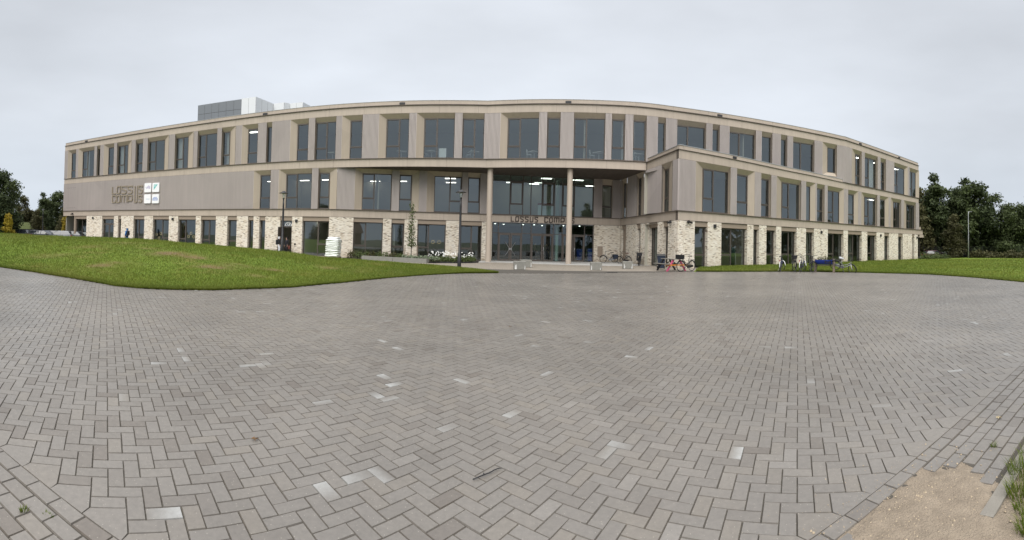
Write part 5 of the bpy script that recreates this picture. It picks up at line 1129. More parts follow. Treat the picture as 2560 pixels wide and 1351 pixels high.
# cars ------------------------------------------------------------------------------
def car(label, loc, rz, paint, group, hatch=True):
    t = thing('parked_car', label, 'car', loc, rz, group); w = .86
    sl = [(-2.05, .35, .62), (-2.0, .30, .92), (-1.3, .22, .98), (.7, .22, .98), (1.4, .24, .9), (1.95, .28, .74), (2.1, .34, .55)]
    mb = MB(); ring = []
    for x, zl, zh in sl:
        k = .9 if abs(x) > 1.9 else 1.; ring.append([(x, -w*k*.93, zl), (x, -w*k, .5*(zl+zh)), (x, -w*k*.94, zh), (x, 0, zh+.03), (x, w*k*.94, zh), (x, w*k, .5*(zl+zh)), (x, w*k*.93, zl)])
    for a, b in zip(ring, ring[1:]):
        for i in range(6): mb.face([a[i], b[i], b[i+1], a[i+1]])
        mb.face([a[6], b[6], b[0], a[0]])
    mb.face(ring[0]); mb.face(ring[-1][::-1])
    x0, x1, x2, x3 = (-1.95, -1.55, .05, .95) if hatch else (-1.55, -.95, .1, 1.0)
    mb.hexa([(x1, -.62, 1.40), (x2, -.62, 1.42), (x2, .62, 1.42), (x1, .62, 1.40), (x1+.1, -.55, 1.47), (x2-.1, -.55, 1.48), (x2-.1, .55, 1.48), (x1+.1, .55, 1.47)])
    for s in (-1, 1):
        for a, b in (((x0, .78, .97), (x1, .6, 1.42)), ((x3, .78, .96), (x2, .6, 1.43)), ((-.45, .80, .97), (-.45, .615, 1.42))): mb.tube([(a[0], s*a[1], a[2]), (b[0], s*b[1], b[2])], .035, 6)
    mb.build('car_body', paint, t, weld=True)
    g = MB(); f = lambda x, y, z: (x, y, z)
    g.face([(x0, -.76, .98), (x0, .76, .98), (x1, .6, 1.41), (x1, -.6, 1.41)]); g.face([(x3, -.76, .97), (x2, -.6, 1.42), (x2, .6, 1.42), (x3, .76, .97)])
    for s in (-1, 1): g.face([(x0, s*.79, .98), (x3, s*.79, .97), (x2, s*.61, 1.42), (x1, s*.61, 1.41)])
    g.build('car_window', M['carglass'], t)
    for x in (-1.28, 1.3):
        for s in (-1, 1):
            o = MB().tube([(x, s*.70, .31), (x, s*.86, .31)], .31, 20).build('wheel', M['rubber'], t); MB().tube([(x, s*.80, .31), (x, s*.872, .31)], .2, 14).build('rim', M['alu'], o)
    for s in (-1, 1):
        MB().hexa([(1.93, s*.62-.16, .62), (2.07, s*.62-.14, .62), (2.07, s*.62+.1, .62), (1.9, s*.62+.14, .62), (1.86, s*.62-.16, .76), (1.97, s*.62-.14, .74), (1.97, s*.62+.1, .74), (1.8, s*.62+.14, .76)]).build('headlight', M['whitep'], t)
        MB().box(-2.06, -1.98, s*.66-.12, s*.66+.12, .74, .92).build('tail_light', M['taill'], t)
        MB().box(.55, .72, s*.95-.08, s*.95+.08, .98, 1.1).build('wing_mirror', M['dark'], t)
M['carglass'] = mat('car_glass', (.03, .035, .04), .05, 0, .05, 2, spec=1.); M['taill'] = mat('tail_light_red', (.35, .01, .01), .2, 0, .1, 4)
pt = lambda n, c: mat('car_paint_'+n, c, .35, .1, .04, 1)
silver, white, dark_, red_, gold = pt('silver', (.12, .125, .135)), pt('white', (.26, .27, .285)), pt('dark', (.03, .034, .045)), pt('wine', (.075, .022, .03)), pt('grey', (.07, .075, .08))
G = 'cars in the car park behind the mound'
for (x, y, rz, p, lb) in ((-57.5, 22.6, 200, white, 'white car at the very left end of the car park row'), (-57.4, 28.0, 205, dark_, 'dark car between the yellow tree and the mossy-roofed shed'), (-55.6, 29.6, 30, silver, 'silver car in front of the low shed, left of the lamp posts'), (-54.4, 31.2, 210, gold, 'grey car just left of the nearer lamp post'), (-52.4, 29.6, 25, dark_, 'black car right of the nearer far lamp post'), (-51.6, 31.2, 215, white, 'white car with windscreen towards the plaza, middle of the row'), (-50.9, 32.9, 213, silver, 'silver car beside the white one, towards the school corner'), (-51.6, 35.6, 210, gold, 'grey car next to the yellow tree at the school corner')):
    car(lb, (x, y, -.12), math.radians(rz), p, G, hatch=(int(x*10) % 2 == 0))
car('dark wine-red hatchback with silver roof rails parked behind the right shrub', (56.2, 39.2, -.3), math.radians(-30), red_, 'cars on the street at the right')
car('white car glimpsed through the trees above the hedge at the far right', (76, 36, -.3), math.radians(80), white, 'cars on the street at the right', False)
car('dark car glimpsed beside the white car above the hedge', (78, 33.2, -.3), math.radians(80), dark_, 'cars on the street at the right')

# people ----------------------------------------------------------------------------
def skinned(name, nodes, edges, m, parent, root):
    me = bpy.data.meshes.new(name); keys = list(nodes); ix = {k: i for i, k in enumerate(keys)}
    me.from_pydata([nodes[k][:3] for k in keys], [(ix[a], ix[b]) for a, b in edges], []); me.materials.append(m)
    o = link(bpy.data.objects.new(name, me), parent); o.modifiers.new('Skin', 'SKIN')
    for k, sv in zip(keys, me.skin_vertices[0].data):
        r = nodes[k][3]; sv.radius = (r, nodes[k][4] if len(nodes[k]) > 4 else r); sv.use_root = (k == root)
    s = o.modifiers.new('Subdivision', 'SUBSURF'); s.levels = s.render_levels = 2; o.modifiers['Skin'].use_smooth_shade = True
    return o
def person(label, loc, rz, h, coat, trousers, hood=None, hair=None, stride=.0, arms=((.2, -.05), (.2, -.05)), coatlen=.80, scarf=None):
    t = thing('person', label, 'person', loc, rz); k = h/1.75; t.scale = (k, k, k)
    N = dict(pel=(0, 0, .95, .12, .10), sp=(0, 0, 1.15, .115, .095), ch=(0, .01, 1.34, .14, .10), nk=(0, 0, 1.47, .055), jaw=(0, -.02, 1.56, .07), hd=(0, -.01, 1.64, .088), tp=(0, 0, 1.72, .062), ns=(0, -.105, 1.61, .012))
    E = [('pel', 'sp'), ('sp', 'ch'), ('ch', 'nk'), ('nk', 'jaw'), ('jaw', 'hd'), ('hd', 'tp'), ('hd', 'ns')]
    for i, s in enumerate((-1, 1)):
        n = 'lr'[i]; f = stride*s
        N.update({n+'hip': (s*.09, 0, .88, .085), n+'kn': (s*.10, -.03-f*.5, .5, .058), n+'an': (s*.10, .03-f, .09, .042), n+'to': (s*.11, -.13-f, .035, .036)})
        E += [('pel', n+'hip'), (n+'hip', n+'kn'), (n+'kn', n+'an'), (n+'an', n+'to')]
        ax, ay = arms[i]; N.update({n+'sh': (s*.17, .01, 1.41, .062), n+'el': (s*.235, .02+ay*.3, 1.14, .045), n+'wr': (s*ax*1.15, -.04+ay, .92, .03), n+'pa': (s*ax*1.15, -.06+ay*1.2, .86, .03, .02)})
        E += [('ch', n+'sh'), (n+'sh', n+'el'), (n+'el', n+'wr'), (n+'wr', n+'pa')]
        x, y = s*ax*1.15, -.06+ay*1.2
        for j, (dy, ln) in enumerate(((-.03, .075), (-.01, .085), (.01, .08), (.03, .065))):
            N[n+'f%da' % j] = (x, y+dy, .82, .009); N[n+'f%db' % j] = (x-s*.012, y+dy-.01, .82-ln*.9, .008); E += [(n+'pa', n+'f%da' % j), (n+'f%da' % j, n+'f%db' % j)]
        N[n+'th'] = (x-s*.01, y-.055, .85, .01); N[n+'tb'] = (x-s*.015, y-.07, .81, .009); E += [(n+'pa', n+'th'), (n+'th', n+'tb')]
    skinned('body', N, E, M['skin'], t, 'pel')
    c = {a: N[a] for a in ('sp', 'ch', 'lsh', 'rsh', 'lel', 'rel', 'lwr', 'rwr', 'nk')}
    c = {a: (v[0], v[1], v[2], v[3]*1.22+.012, (v[4] if len(v) > 4 else v[3])*1.22+.014) for a, v in c.items()}; c['nk'] = (0, .01, 1.46, .075, .07); c['hem'] = (0, .0, coatlen, .165, .135); c['wst'] = (0, 0, .98, .15, .125)
    skinned('coat', c, [('hem', 'wst'), ('wst', 'sp'), ('sp', 'ch'), ('ch', 'nk'), ('ch', 'lsh'), ('ch', 'rsh'), ('lsh', 'lel'), ('rsh', 'rel'), ('lel', 'lwr'), ('rel', 'rwr')], coat, t, 'sp')
    q = {a: N[a] for a in ('lhip', 'rhip', 'lkn', 'rkn', 'lan', 'ran')}; q = {a: (v[0], v[1], v[2], v[3]*1.15+.012) for a, v in q.items()}; q['pel'] = (0, 0, .95, .14, .12)
    skinned('trousers', q, [('pel', 'lhip'), ('pel', 'rhip'), ('lhip', 'lkn'), ('rhip', 'rkn'), ('lkn', 'lan'), ('rkn', 'ran')], trousers, t, 'pel')
    sh = {}
    for n in 'lr': a, b = N[n+'an'], N[n+'to']; skinned('shoe', {'a': (a[0], a[1]+.02, .055, .05), 'b': (b[0], b[1], .04, .045)}, [('a', 'b')], M['black'], t, 'a')
    if hood: skinned('hood', {'a': (0, .045, 1.5, .085), 'b': (0, .03, 1.62, .115), 'c': (0, .02, 1.72, .09)}, [('a', 'b'), ('b', 'c')], hood, t, 'b')
    elif hair: skinned('hair', {'a': (0, .06, 1.55, .06), 'b': (0, .035, 1.65, .098), 'c': (0, .0, 1.735, .07)}, [('a', 'b'), ('b', 'c')], hair, t, 'b')
    return t
def bag(name, label, cat, loc, rz, m, w, d, h, strap=True):
    t = thing(name, label, cat, loc, rz); bm = bmesh.new(); bmesh.ops.create_cube(bm, size=1)
    for v in bm.verts: v.co = Vector((v.co.x*w*(1 if v.co.z < 0 else .86), v.co.y*d, (v.co.z+.5)*h))
    bmesh.ops.bevel(bm, geom=list(bm.edges), offset=min(w, d)*.25, segments=3, affect='EDGES', profile=.5); me = bpy.data.meshes.new('bag_body'); bm.to_mesh(me); bm.free(); me.materials.append(m); link(bpy.data.objects.new('bag_body', me), t)
    if strap: MB().tube([(-w*.25, 0, h*.95), (-w*.2, 0, h*1.25), (w*.2, 0, h*1.25), (w*.25, 0, h*.95)], .012, 6).build('strap', m, t)
x, y = -38.1, 31.9; z = .1
person('person in a hooded bright blue raincoat walking along the brick wall left of the mound', (x, y, z), math.radians(-80), 1.82, M['bluec'], M['denim'], hood=M['bluec'], stride=.2, coatlen=.62)
bag('backpack', 'black backpack worn by the walker in the blue raincoat', 'backpack', (x+.20, y+.02, z+1.02), math.radians(-80), M['blackc'], .34, .24, .5)
x, y, z = -20.15, 34.6, -.08
person('person in a white headscarf, black jacket and white trousers at the open side door', (x, y, z), math.radians(110), 1.62, M['blackc'], M['whitec'], hood=M['whitec'], coatlen=.74)
bag('backpack', 'black backpack on the person with the white headscarf', 'backpack', (x-.2, y-.08, z+.86), math.radians(110), M['blackc'], .32, .2, .46)
x, y, z = -19.95, 35.62, -.1
person('person in dark clothes with a black headscarf standing in the open doorway', (x, y, z), math.radians(-20), 1.6, M['blackc'], M['blackc'], hood=M['blackc'], coatlen=.45)
bag('handbag', 'small red-brown handbag at the side of the person in the doorway', 'handbag', (x+.36, y-.18, z+.5), math.radians(-20), M['bagred'], .24, .1, .3)
person('person in a brown jacket standing behind the left leaf of the middle glass doors', (2.25, 42.6, -.1), math.radians(80), 1.75, M['brownc'], M['blackc'], hair=M['blackc'], arms=((.16, -.12), (.16, -.12)))
person('person in black jacket and jeans behind the open-plan glass of the middle door', (3.35, 42.0, -.1), math.radians(-30), 1.72, M['blackc'], M['denim'], hair=M['blackc'])

# furniture seen through the upper windows ------------------------------------------
def high_table(label, s, o, z):
    x, y, _ = F3.at(s, o); t = thing('cafe_table', label, 'table', (x, y, z), s*.3, 'white-legged tables on the top floor')
    MB().box(-.45, .45, -.35, .35, .72, .75).build('table_top', M['whitep'], t); m = MB(); m.tube([(0, 0, 0), (0, 0, .72)], .03, 8); m.box(-.3, .3, -.03, .03, 0, .03); m.box(-.03, .03, -.3, .3, .0, .032); m.build('pedestal', M['whitep'], t)
def chair(label, s, o, z, rz):
    x, y, _ = F3.at(s, o); t = thing('chair', label, 'chair', (x, y, z), rz, 'white-legged chairs on the top floor')
    MB().box(-.2, .2, -.2, .2, .44, .47).build('seat', M['pwhite'], t); MB().hexa([(-.2, .17, .6), (.2, .17, .6), (.2, .2, .6), (-.2, .2, .6), (-.19, .22, .92), (.19, .22, .92), (.19, .25, .92), (-.19, .25, .92)]).build('backrest', M['pwhite'], t)
    for a in (-.18, .18):
        MB().tube([(a, -.18, 0), (a, -.16, .45)], .013, 5).build('leg', M['whitep'], t); MB().tube([(a, .2, 0), (a, .17, .45), (a, .23, .9)], .013, 5).build('leg', M['whitep'], t)
Z3 = ZC2+.06
for s, o, lb in ((36.5, .9, 'white table behind the double top-floor window right of the narrow slit'), (45.6, .9, 'white table behind the top-floor window left of the pale cabinet'), (49.2, 1., 'white table in the top-floor window just left of the roof kink'), (54.3, 1., 'white table behind the big top-floor window above the left entrance column'), (59.8, .9, 'white table behind the big top-floor window above the right entrance column'), (63.3, .9, 'white table behind the top-floor window nearest the wing roof'), (42.9, 1., 'white table in the top-floor window second left of the roof kink group')): high_table(lb, s, o, Z3)
for s, o, r, lb in ((45.1, .8, 1.4, 'white chair at the table left of the pale cabinet'), (48.8, .9, -1.2, 'white chair beside the top-floor table left of the roof kink'), (53.9, .9, 1.3, 'white chair drawn up to the table above the left column'), (54.9, .7, -1.5, 'white chair raised on the table edge, above the left column'), (59.2, .8, 1.6, 'white chair behind the window above the right column'), (63.0, .8, .4, 'white chair in the window nearest the wing roof')): chair(lb, s, o, Z3, r)
x, y, _ = F3.at(46.6, .55); t = thing('cabinet', 'pale white cabinet standing close to a top-floor window left of the roof kink', 'cabinet', (x, y, Z3), -.05)
MB().box(-.32, .32, -.15, .25, 0, .88).build('cabinet_body', M['pwhite'], t); MB().box(-.33, .33, -.16, .26, .885, .91).build('cabinet_top', M['whitep'], t)
x, y, _ = FE.at(56.5, 1.2); t = thing('sofa', 'pale sofa with red cushion top behind the upstairs entrance glass', 'sofa', (x, y, ZC1+.06), 0)
MB().box(-.7, .7, -.3, .4, 0, 1.05).build('sofa_body', M['pwhite'], t); MB().box(-.7, .7, -.31, .41, 1.055, 1.25).build('cushion', mat('faded_red_fabric', (.3, .08, .06), .9), t)
x, y, _ = WG.at(6.25, .95); t = thing('coat_stand', 'dark green coat on a stand behind a wide ground floor window', 'coat', (x, y, -.05))
MB().lathe([(.16, .1), (.2, .5), (.2, 1.0), (.26, 1.35), (.16, 1.5), (.05, 1.6)], 12).build('coat', mat('dark_green_cloth', (.02, .05, .04), .9), t, smooth=True); MB().tube([(.35, 0, 0), (.2, 0, 1.7)], .018, 6).build('pole', M['whitep'], t)
t = thing('potted_plant', 'dark leafy pot plant behind a ground floor window of the right wing', 'plant', (*WG.at(4.5, .9)[:2], -.05))
MB().lathe([(.15, 0), (.2, .4)], 12).build('pot', M['dark'], t)
# ---------------------------------------------------------------- trees and plants
def leaves(n, blobs, size, seed, flat=.5, elong=1.5):
    """n leaf clumps scattered through ellipsoid blobs: vertices, quads, tone"""
    rs = np.random.RandomState(seed); b = np.array(blobs, float); vol = b[:, 3]*b[:, 4]*b[:, 5]; pick = rs.choice(len(b), n, p=vol**.75/np.sum(vol**.75)); q = b[pick]
    d = rs.normal(size=(n, 3)); d /= np.linalg.norm(d, axis=1)[:, None]; r = rs.rand(n)**.38*rs.uniform(.82, 1.16, n)
    lump = 1+.16*np.sin(d[:, 0]*6+q[:, 0]*3)*np.cos(d[:, 1]*5+q[:, 1]*2)+.12*np.sin(d[:, 2]*9+q[:, 2])
    P = q[:, :3]+d*q[:, 3:6]*(r*lump)[:, None]
    nn = d*.8+rs.normal(size=(n, 3))*.7; nn[:, 2] += flat; nn /= np.linalg.norm(nn, axis=1)[:, None]
    a = np.cross(nn, rs.normal(size=(n, 3))); a /= np.linalg.norm(a, axis=1)[:, None]; c = np.cross(nn, a); s = (size*rs.uniform(.5, 1.35, n))[:, None]
    bend = nn*s*.25
    V = np.stack([P-a*s*elong*.5, P-c*s*.42+bend*.5, P+a*s*elong*.5, P+c*s*.42+bend*.5], 1).reshape(-1, 3); F = np.arange(4*n).reshape(-1, 4)
    tone = np.clip(.42+.18*rs.normal(size=n)+.22*np.sin(pick*2.3), 0, 1)
    return V, F, np.repeat(tone, 4)
def crown_blobs(h, w, seed, base=.22, k=26, cone=0.):
    rs = np.random.RandomState(seed); o = []
    for i in range(k):
        t = rs.uniform(base, 1); env = math.sin(PI*min(1, (t-base)/(1-base)*.86+.14))**.7*(1-cone*t); a = rs.uniform(0, 2*PI); rr = w*.5*env*rs.uniform(.2, .82); s = w*rs.uniform(.13, .24)*(1-.35*t)
        o.append((rr*math.cos(a), rr*math.sin(a), h*min(t, .96)-s*.4, s, s, s*rs.uniform(.6, .95)))
    o.append((0, 0, h*(base+.45*(1-base)), w*.26, w*.26, h*(1-base)*.36)); return o
def tree(name, label, x, y, z, h, w, n, size, m, seed, group, cat='tree', base=.22, cone=0., trunk=.16, k=26, rz=0., limbs=6):
    t = thing(name, label, cat, (x, y, z), rz, group); r = random.Random(seed)
    bl = crown_blobs(h, w, seed, base, k, cone); V, F, T = leaves(n, bl, size, seed); np_mesh('crown', V, F, m, {'tone': ('FLOAT', T)}, t)
    mb = MB().tube([(0, 0, -.4), (0, 0, .1), (r.uniform(-.1, .1), r.uniform(-.1, .1), h*.3), (r.uniform(-.2, .2), r.uniform(-.2, .2), h*.6), (r.uniform(-.2, .2), 0, h*.86)], [trunk*1.5, trunk*1.1, trunk*.85, trunk*.5, trunk*.12], 8)
    for i in range(limbs):
        b = bl[i]; z0 = h*(base*.7+.08*i/limbs*3); mb.tube([(0, 0, z0), (b[0]*.5, b[1]*.5, (z0+b[2])/2+.1*h*.3), (b[0], b[1], b[2])], [trunk*.45, trunk*.28, trunk*.08], 5)
    mb.build('trunk', M['bark'], t, smooth=True); return t
def copy_tree(src, label, x, y, z, s, rz, sz=None):
    r = src.copy(); C.objects.link(r); r.location = (x, y, z); r.rotation_euler = (0, 0, rz); r.scale = (s, s, sz or s); r['label'] = label
    for ch in src.children:
        c = ch.copy(); C.objects.link(c); c.parent = r
    return r
GR = 'tall dark trees behind the right lawn'
a = tree('broadleaf_tree', 'large round-crowned dark tree with the widest crown, right of the bent-arm street light', 62.5, 35.4, -.3, 12.9, 11.0, 15000, .34, M['leaf'], 1, GR, base=.16, trunk=.26, k=34)
b = tree('broadleaf_tree', 'tall dark tree with a narrow peak, nearest the right end of the school', 59.4, 41.5, -.3, 14.3, 8.8, 12000, .33, M['leaf'], 2, GR, base=.12, trunk=.24, cone=.25)
c = tree('broadleaf_tree', 'brown-tinged tree with ragged top standing beside the school wall', 57.0, 43.6, -.3, 11.8, 7.6, 9000, .31, M['leafb'], 3, GR, base=.1, trunk=.2)
copy_tree(b, 'tall dark tree just behind and left of the widest crown', 67.5, 41.3, -.3, 1.03, 2.1)
copy_tree(c, 'shorter tree in front of the trunks, left of the bent-arm street light', 56.6, 36.3, -.3, .60, 1.2)
copy_tree(a, 'medium dark tree right of the widest crown, lower than it', 62.6, 29.9, -.3, .70, 2.6)
copy_tree(b, 'dark tree cut by the right edge of the photograph', 64.4, 27.2, -.3, .74, .8)
copy_tree(c, 'brownish low tree under the right edge, behind the hedge', 66.5, 28.2, -.3, .62, 3.9)
copy_tree(a, 'dark tree filling the gap behind the peaked tree at the school end', 66, 48, -.3, .92, 4.4)
copy_tree(b, 'dark backmost tree between the peaked tree and the widest crown', 72, 45.5, -.3, .8, 5.2)
copy_tree(c, 'brown-tinged backmost tree right of the widest crown', 74, 33.8, -.3, .72, .3)
copy_tree(b, 'dark tree between the peaked tree and the bent-arm street light', 63.2, 39.6, -.3, .86, 3.6)
copy_tree(a, 'low dark tree closing the gap at the far right, behind the hedge', 70.5, 31.0, -.3, .66, 1.1)
GLT = 'dark trees beyond the car park'
a2 = copy_tree(a, 'big dark round tree at the left edge of the photograph', -58.3, 25.2, -.2, .80, 1.9); a2['group'] = GLT
for sx, lb, x, y, s, rz in ((c, 'bushy tree between the big left tree and the lamp posts', -72, 36, .66, .5), (b, 'dark bushy tree behind the nearer far lamp post', -71, 39.5, .60, 1.5), (a, 'wide dark tree just left of the school corner', -73, 43.6, .72, 3.1), (c, 'dark tree closest to the school corner, showing at its edge', -72, 47.5, .84, 4.1), (b, 'dark tree behind the mossy-roofed shed', -76, 32, .56, 5), (a, 'low dark tree left of the shed, under the big left tree', -66, 24.0, .42, 2.), (c, 'low bush-like tree behind the parked white car', -63, 33.6, .42, 2.9), (b, 'low dark tree right of the shed behind the lamp posts', -67, 37, .40, .9), (c, 'low dark tree in front of the school corner, behind the grey car', -62, 38.5, .46, 5.5)):
    q = copy_tree(sx, lb, x, y, -.2, s, rz); q['group'] = GLT
y1 = tree('yellow_tree', 'slender yellow-leaved young tree at the left edge of the car park', -42.6, 19.4, -.1, 3.75, 1.7, 900, .17, M['leafy'], 5, 'yellow-leaved young trees', base=.25, trunk=.045, k=12)
copy_tree(y1, 'yellow-leaved young tree peeping out beside the school corner column', -55.8, 34.7, -.2, 1.15, 2.2)
# what stands behind the camera and shows only as reflections in the panes
GB = 'trees opposite the school'
for sx, lb, x, y, s, rz in ((a, 'broad tree opposite the school, on the far left behind the viewer', -38, -30, .8, .4), (b, 'tall tree opposite the right wing, behind the viewer', 26, -22, .85, 1.2), (a, 'broad tree opposite the right wing, farther right behind the viewer', 40, -16, .8, 2.2), (c, 'brownish tree opposite the entrance, behind the viewer', 6, -34, .7, 3.3), (b, 'tall tree far to the right behind the viewer', 58, -8, .8, 4.1)):
    q = copy_tree(sx, lb, x, y, -.3, s, rz); q['group'] = GB
t = thing('row_house', 'long low brick row of houses with tiled roof facing the school, behind the viewer', 'house', (-8, -42, -.3))
MB().box(-30, 22, -4, 4, 0, 3.2).build('wall', mat('house_brick', (.22, .14, .10), .9), t)
MB().hexa([(-30.4, -4.6, 3.2), (22.4, -4.6, 3.2), (22.4, 4.6, 3.2), (-30.4, 4.6, 3.2), (-30.4, -.05, 7.2), (22.4, -.05, 7.2), (22.4, .05, 7.2), (-30.4, .05, 7.2)]).build('roof', mat('house_roof', (.10, .055, .045), .9), t)
for i in range(9): o = MB().box(-28+i*5.6, -26+i*5.6, 4.0, 4.05, .9, 2.3).build('window', M['whitep'], t); MB().box(-27.9+i*5.6, -26.1+i*5.6, 4.05, 4.07, 1., 2.2).build('pane', M['dark'], o)
# background masses
def mass(name, label, pts, n, size, m, seed, h):
    bl = []; rs = np.random.RandomState(seed)
    for (x, y), (x2, y2) in zip(pts, pts[1:]):
        L = math.hypot(x2-x, y2-y); k = max(2, int(L/(h*.55)))
        for i in range(k):
            f = (i+rs.rand())/k; s = h*rs.uniform(.36, .55); bl.append((x+(x2-x)*f+rs.normal()*h*.2, y+(y2-y)*f+rs.normal()*h*.2, s*.8, s, s, s*rs.uniform(.9, 1.25)))
    V, F, T = leaves(n, bl, size, seed, flat=.3); o = np_mesh(name, V, F, m, {'tone': ('FLOAT', T)}); return tag(o, label, 'trees', kind='stuff')
mass('distant_woodland', 'dark belt of distant trees closing the view at the far right', [(105, 82), (98, 55), (94, 30), (90, 5), (84, -20)], 9000, .9, M['leaf'], 31, 9)
mass('distant_woodland', 'dark belt of distant trees closing the view at the far left', [(-96, 5), (-98, 30), (-96, 52), (-90, 75), (-75, 90)], 9000, .8, M['leaf'], 32, 6.5)
def shrub(name, label, x, y, z, blobs, n, size, m, seed, cat='shrub', group=None):
    t = thing(name, label, cat, (x, y, z), 0, group); V, F, T = leaves(n, blobs, size, seed); np_mesh('foliage', V, F, m, {'tone': ('FLOAT', T)}, t)
    mb = MB(); r = random.Random(seed)
    for i in range(7): b_ = blobs[i % len(blobs)]; mb.tube([(b_[0]*.8, b_[1]*.8, -.1), (b_[0]+r.uniform(-.1, .1), b_[1], b_[2]+.1)], [.02, .006], 4)
    mb.build('stems', M['bark'], t); return t
bl = [(-(i/15*1.9)+math.sin(i*1.7)*.4, -i*.98, .45+.12*math.sin(i), .95, .95, .72+.2*math.sin(i*2.1)) for i in range(16)]
shrub('hedge', 'loose grey-green hedge along the back of the right lawn', 57.9, 33.4, -.15, bl, 6500, .2, M['leafb'], 41, 'hedge')
bl = [(-1.3, .2, .35, .9, .8, .55), (0, 0, .4, 1., .8, .6), (1.2, -.3, .3, .9, .8, .5), (2.1, -.5, .25, .6, .6, .4), (-2.1, .5, .4, .7, .6, .7)]
shrub('shrub', 'low olive-green shrub at the right end of the school, before the wine-red car', 49.9, 34.8, -.1, bl, 2600, .13, M['leafg'], 42)
# shed, wall, wire fence
t = thing('low_shed', 'low shed with a sagging moss-green roof beyond the car park', 'shed', (-66.2, 33.2, -.3), math.radians(64))
MB().box(-2.6, 2.6, -1.5, 1.5, 0, 1.75).build('wall', mat('shed_board', (.03, .03, .028), .9), t)
MB().hexa([(-2.9, -1.9, 1.72), (2.9, -1.9, 1.72), (2.9, 1.9, 1.72), (-2.9, 1.9, 1.72), (-2.8, -.1, 2.85), (2.8, -.1, 2.85), (2.8, .1, 2.85), (-2.8, .1, 2.85)]).build('roof', mat('moss_roof', (.06, .075, .02), .95, 0, .4, 3), t)
t = thing('grey_house', 'dark grey low house roof glimpsed between the trunks at the right', 'house', (82, 44, -.3), math.radians(-50))
MB().box(-5, 5, -3.5, 3.5, 0, 1.8).build('wall', mat('grey_house_wall', (.11, .10, .095), .9), t)
MB().hexa([(-5.4, -4, 1.8), (5.4, -4, 1.8), (5.4, 4, 1.8), (-5.4, 4, 1.8), (-4.6, -.1, 4.3), (4.6, -.1, 4.3), (4.6, .1, 4.3), (-4.6, .1, 4.3)]).build('roof', mat('grey_house_roof', (.06, .055, .06), .9), t)
t = thing('wire_fence', 'thin dark wire fence with slim posts behind the shrub and hedge', 'fence', (55, 36, -.3))
fp = [(53.5, 39.5), (55.6, 37.2), (57.6, 34.9), (59.4, 32.6), (60.2, 29.6), (60.6, 26.4), (60.8, 23)]
for i, (x, y) in enumerate(fp): MB().tube([(x-55, y-36, 0), (x-55, y-36, 2.15)], .035, 6).build('fence_post', M['black'], t)
mb = MB()
for (x, y), (x2, y2) in zip(fp, fp[1:]):
    for z in np.linspace(.2, 2.0, 10): mb.tube([(x-55, y-36, z), (x2-55, y2-36, z)], .0035, 3, False)
mb.build('fence_wires', M['black'], t)

# young tree with two stakes in the flower bed
t = thing('young_tree', 'slim upright young tree tied between two stakes in the flower bed', 'tree', (-7.6, 32.75, -.06))
bl = [(.05*math.sin(i*2), .05*math.cos(i*3), 1.25+i*.26, .40-.022*i*abs(1-i/30), .40-.022*i, .24) for i in range(13)]; V, F, T = leaves(800, bl, .085, 51); np_mesh('crown', V, F, M['leafg'], {'tone': ('FLOAT', T)}, t)
mb = MB().tube([(0, 0, -.2), (.02, 0, 1.2), (-.02, 0, 2.6), (.03, 0, 4.55)], [.04, .032, .022, .004], 7); r = random.Random(3)
for i in range(12): a = r.uniform(0, 6.3); z = 1.1+i*.26; mb.tube([(0, 0, z), (.22*math.cos(a), .22*math.sin(a), z+.3)], [.012, .004], 4)
mb.build('trunk', M['bark'], t, smooth=True)
for x in (-.5, .5): MB().tube([(x, .05, -.2), (x, .05, 1.25)], .032, 7).build('stake', M['wood'], t)
# plants of the bed, one object per clump
r = random.Random(12); GF = 'plants of the flower bed left of the entrance'
pl = [(-12.9, 33.9), (-12.2, 33.5), (-11.5, 33.3), (-10.9, 33.1), (-10.3, 33.0), (-9.7, 32.9), (-9.1, 32.8), (-8.5, 32.7)]
for i, (x, y) in enumerate(pl):
    shrub('leafy_plant', ('green leafy clump with upright stems at the far left of the flower bed', 'green leafy clump in the flower bed behind the left half of the concrete bench')[i > 1], x, y, -.06, [(0, 0, .28, .42, .34, .32), (.15, .1, .42, .25, .25, .25)], 260, .085, M['leafg'] if i % 3 else M['leafb'], 60+i, 'plant', GF)
for i in range(7):
    x, y = -8.0+i*.42, 32.45-i*.085; shrub('silver_plant', 'low silvery-leaved clump along the concrete bench near the young tree', x, y, -.06, [(0, 0, .34, .27, .22, .16)], 170, .075, M['leafs'], 70+i, 'plant', GF)
for i, (x, y) in enumerate(((-5.4, 32.9), (-4.9, 33.3), (-4.4, 33.4), (-4.1, 34.2), (-3.7, 34.3), (-3.4, 34.9), (-3.2, 35.6), (-5.8, 32.6), (-5.0, 34.2))):
    t = shrub('flowering_plant', 'dark green plant with white flowers, at the right end of the flower bed', x, y, -.06, [(0, 0, .22, .42, .36, .26)], 280, .08, M['leafg'], 80+i, 'plant', GF)
    if i in (3, 5): continue
    rs = np.random.RandomState(90+i); n = 13; P = np.stack([rs.normal(0, .22, n), rs.normal(0, .16, n), rs.uniform(.35, .82, n)], 1); vv = []; ff = []
    for j in range(n):
        for q in range(4):
            a0 = q*PI/2+rs.rand(); c_ = P[j]; b0 = len(vv); s = .048
            vv += [c_, c_+np.array([math.cos(a0)*s, math.sin(a0)*s*.5, .02+math.sin(a0)*s*.7]), c_+np.array([math.cos(a0+.8)*s*1.1, math.sin(a0+.8)*s*.5, .02+math.sin(a0+.8)*s*.8]), c_+np.array([math.cos(a0+1.5)*s, math.sin(a0+1.5)*s*.5, .01+math.sin(a0+1.5)*s*.7])]; ff.append([b0, b0+1, b0+2, b0+3])
    np_mesh('blossoms', np.array(vv), np.array(ff), M['petal'], {'tone': ('FLOAT', rs.rand(len(vv)))}, t)
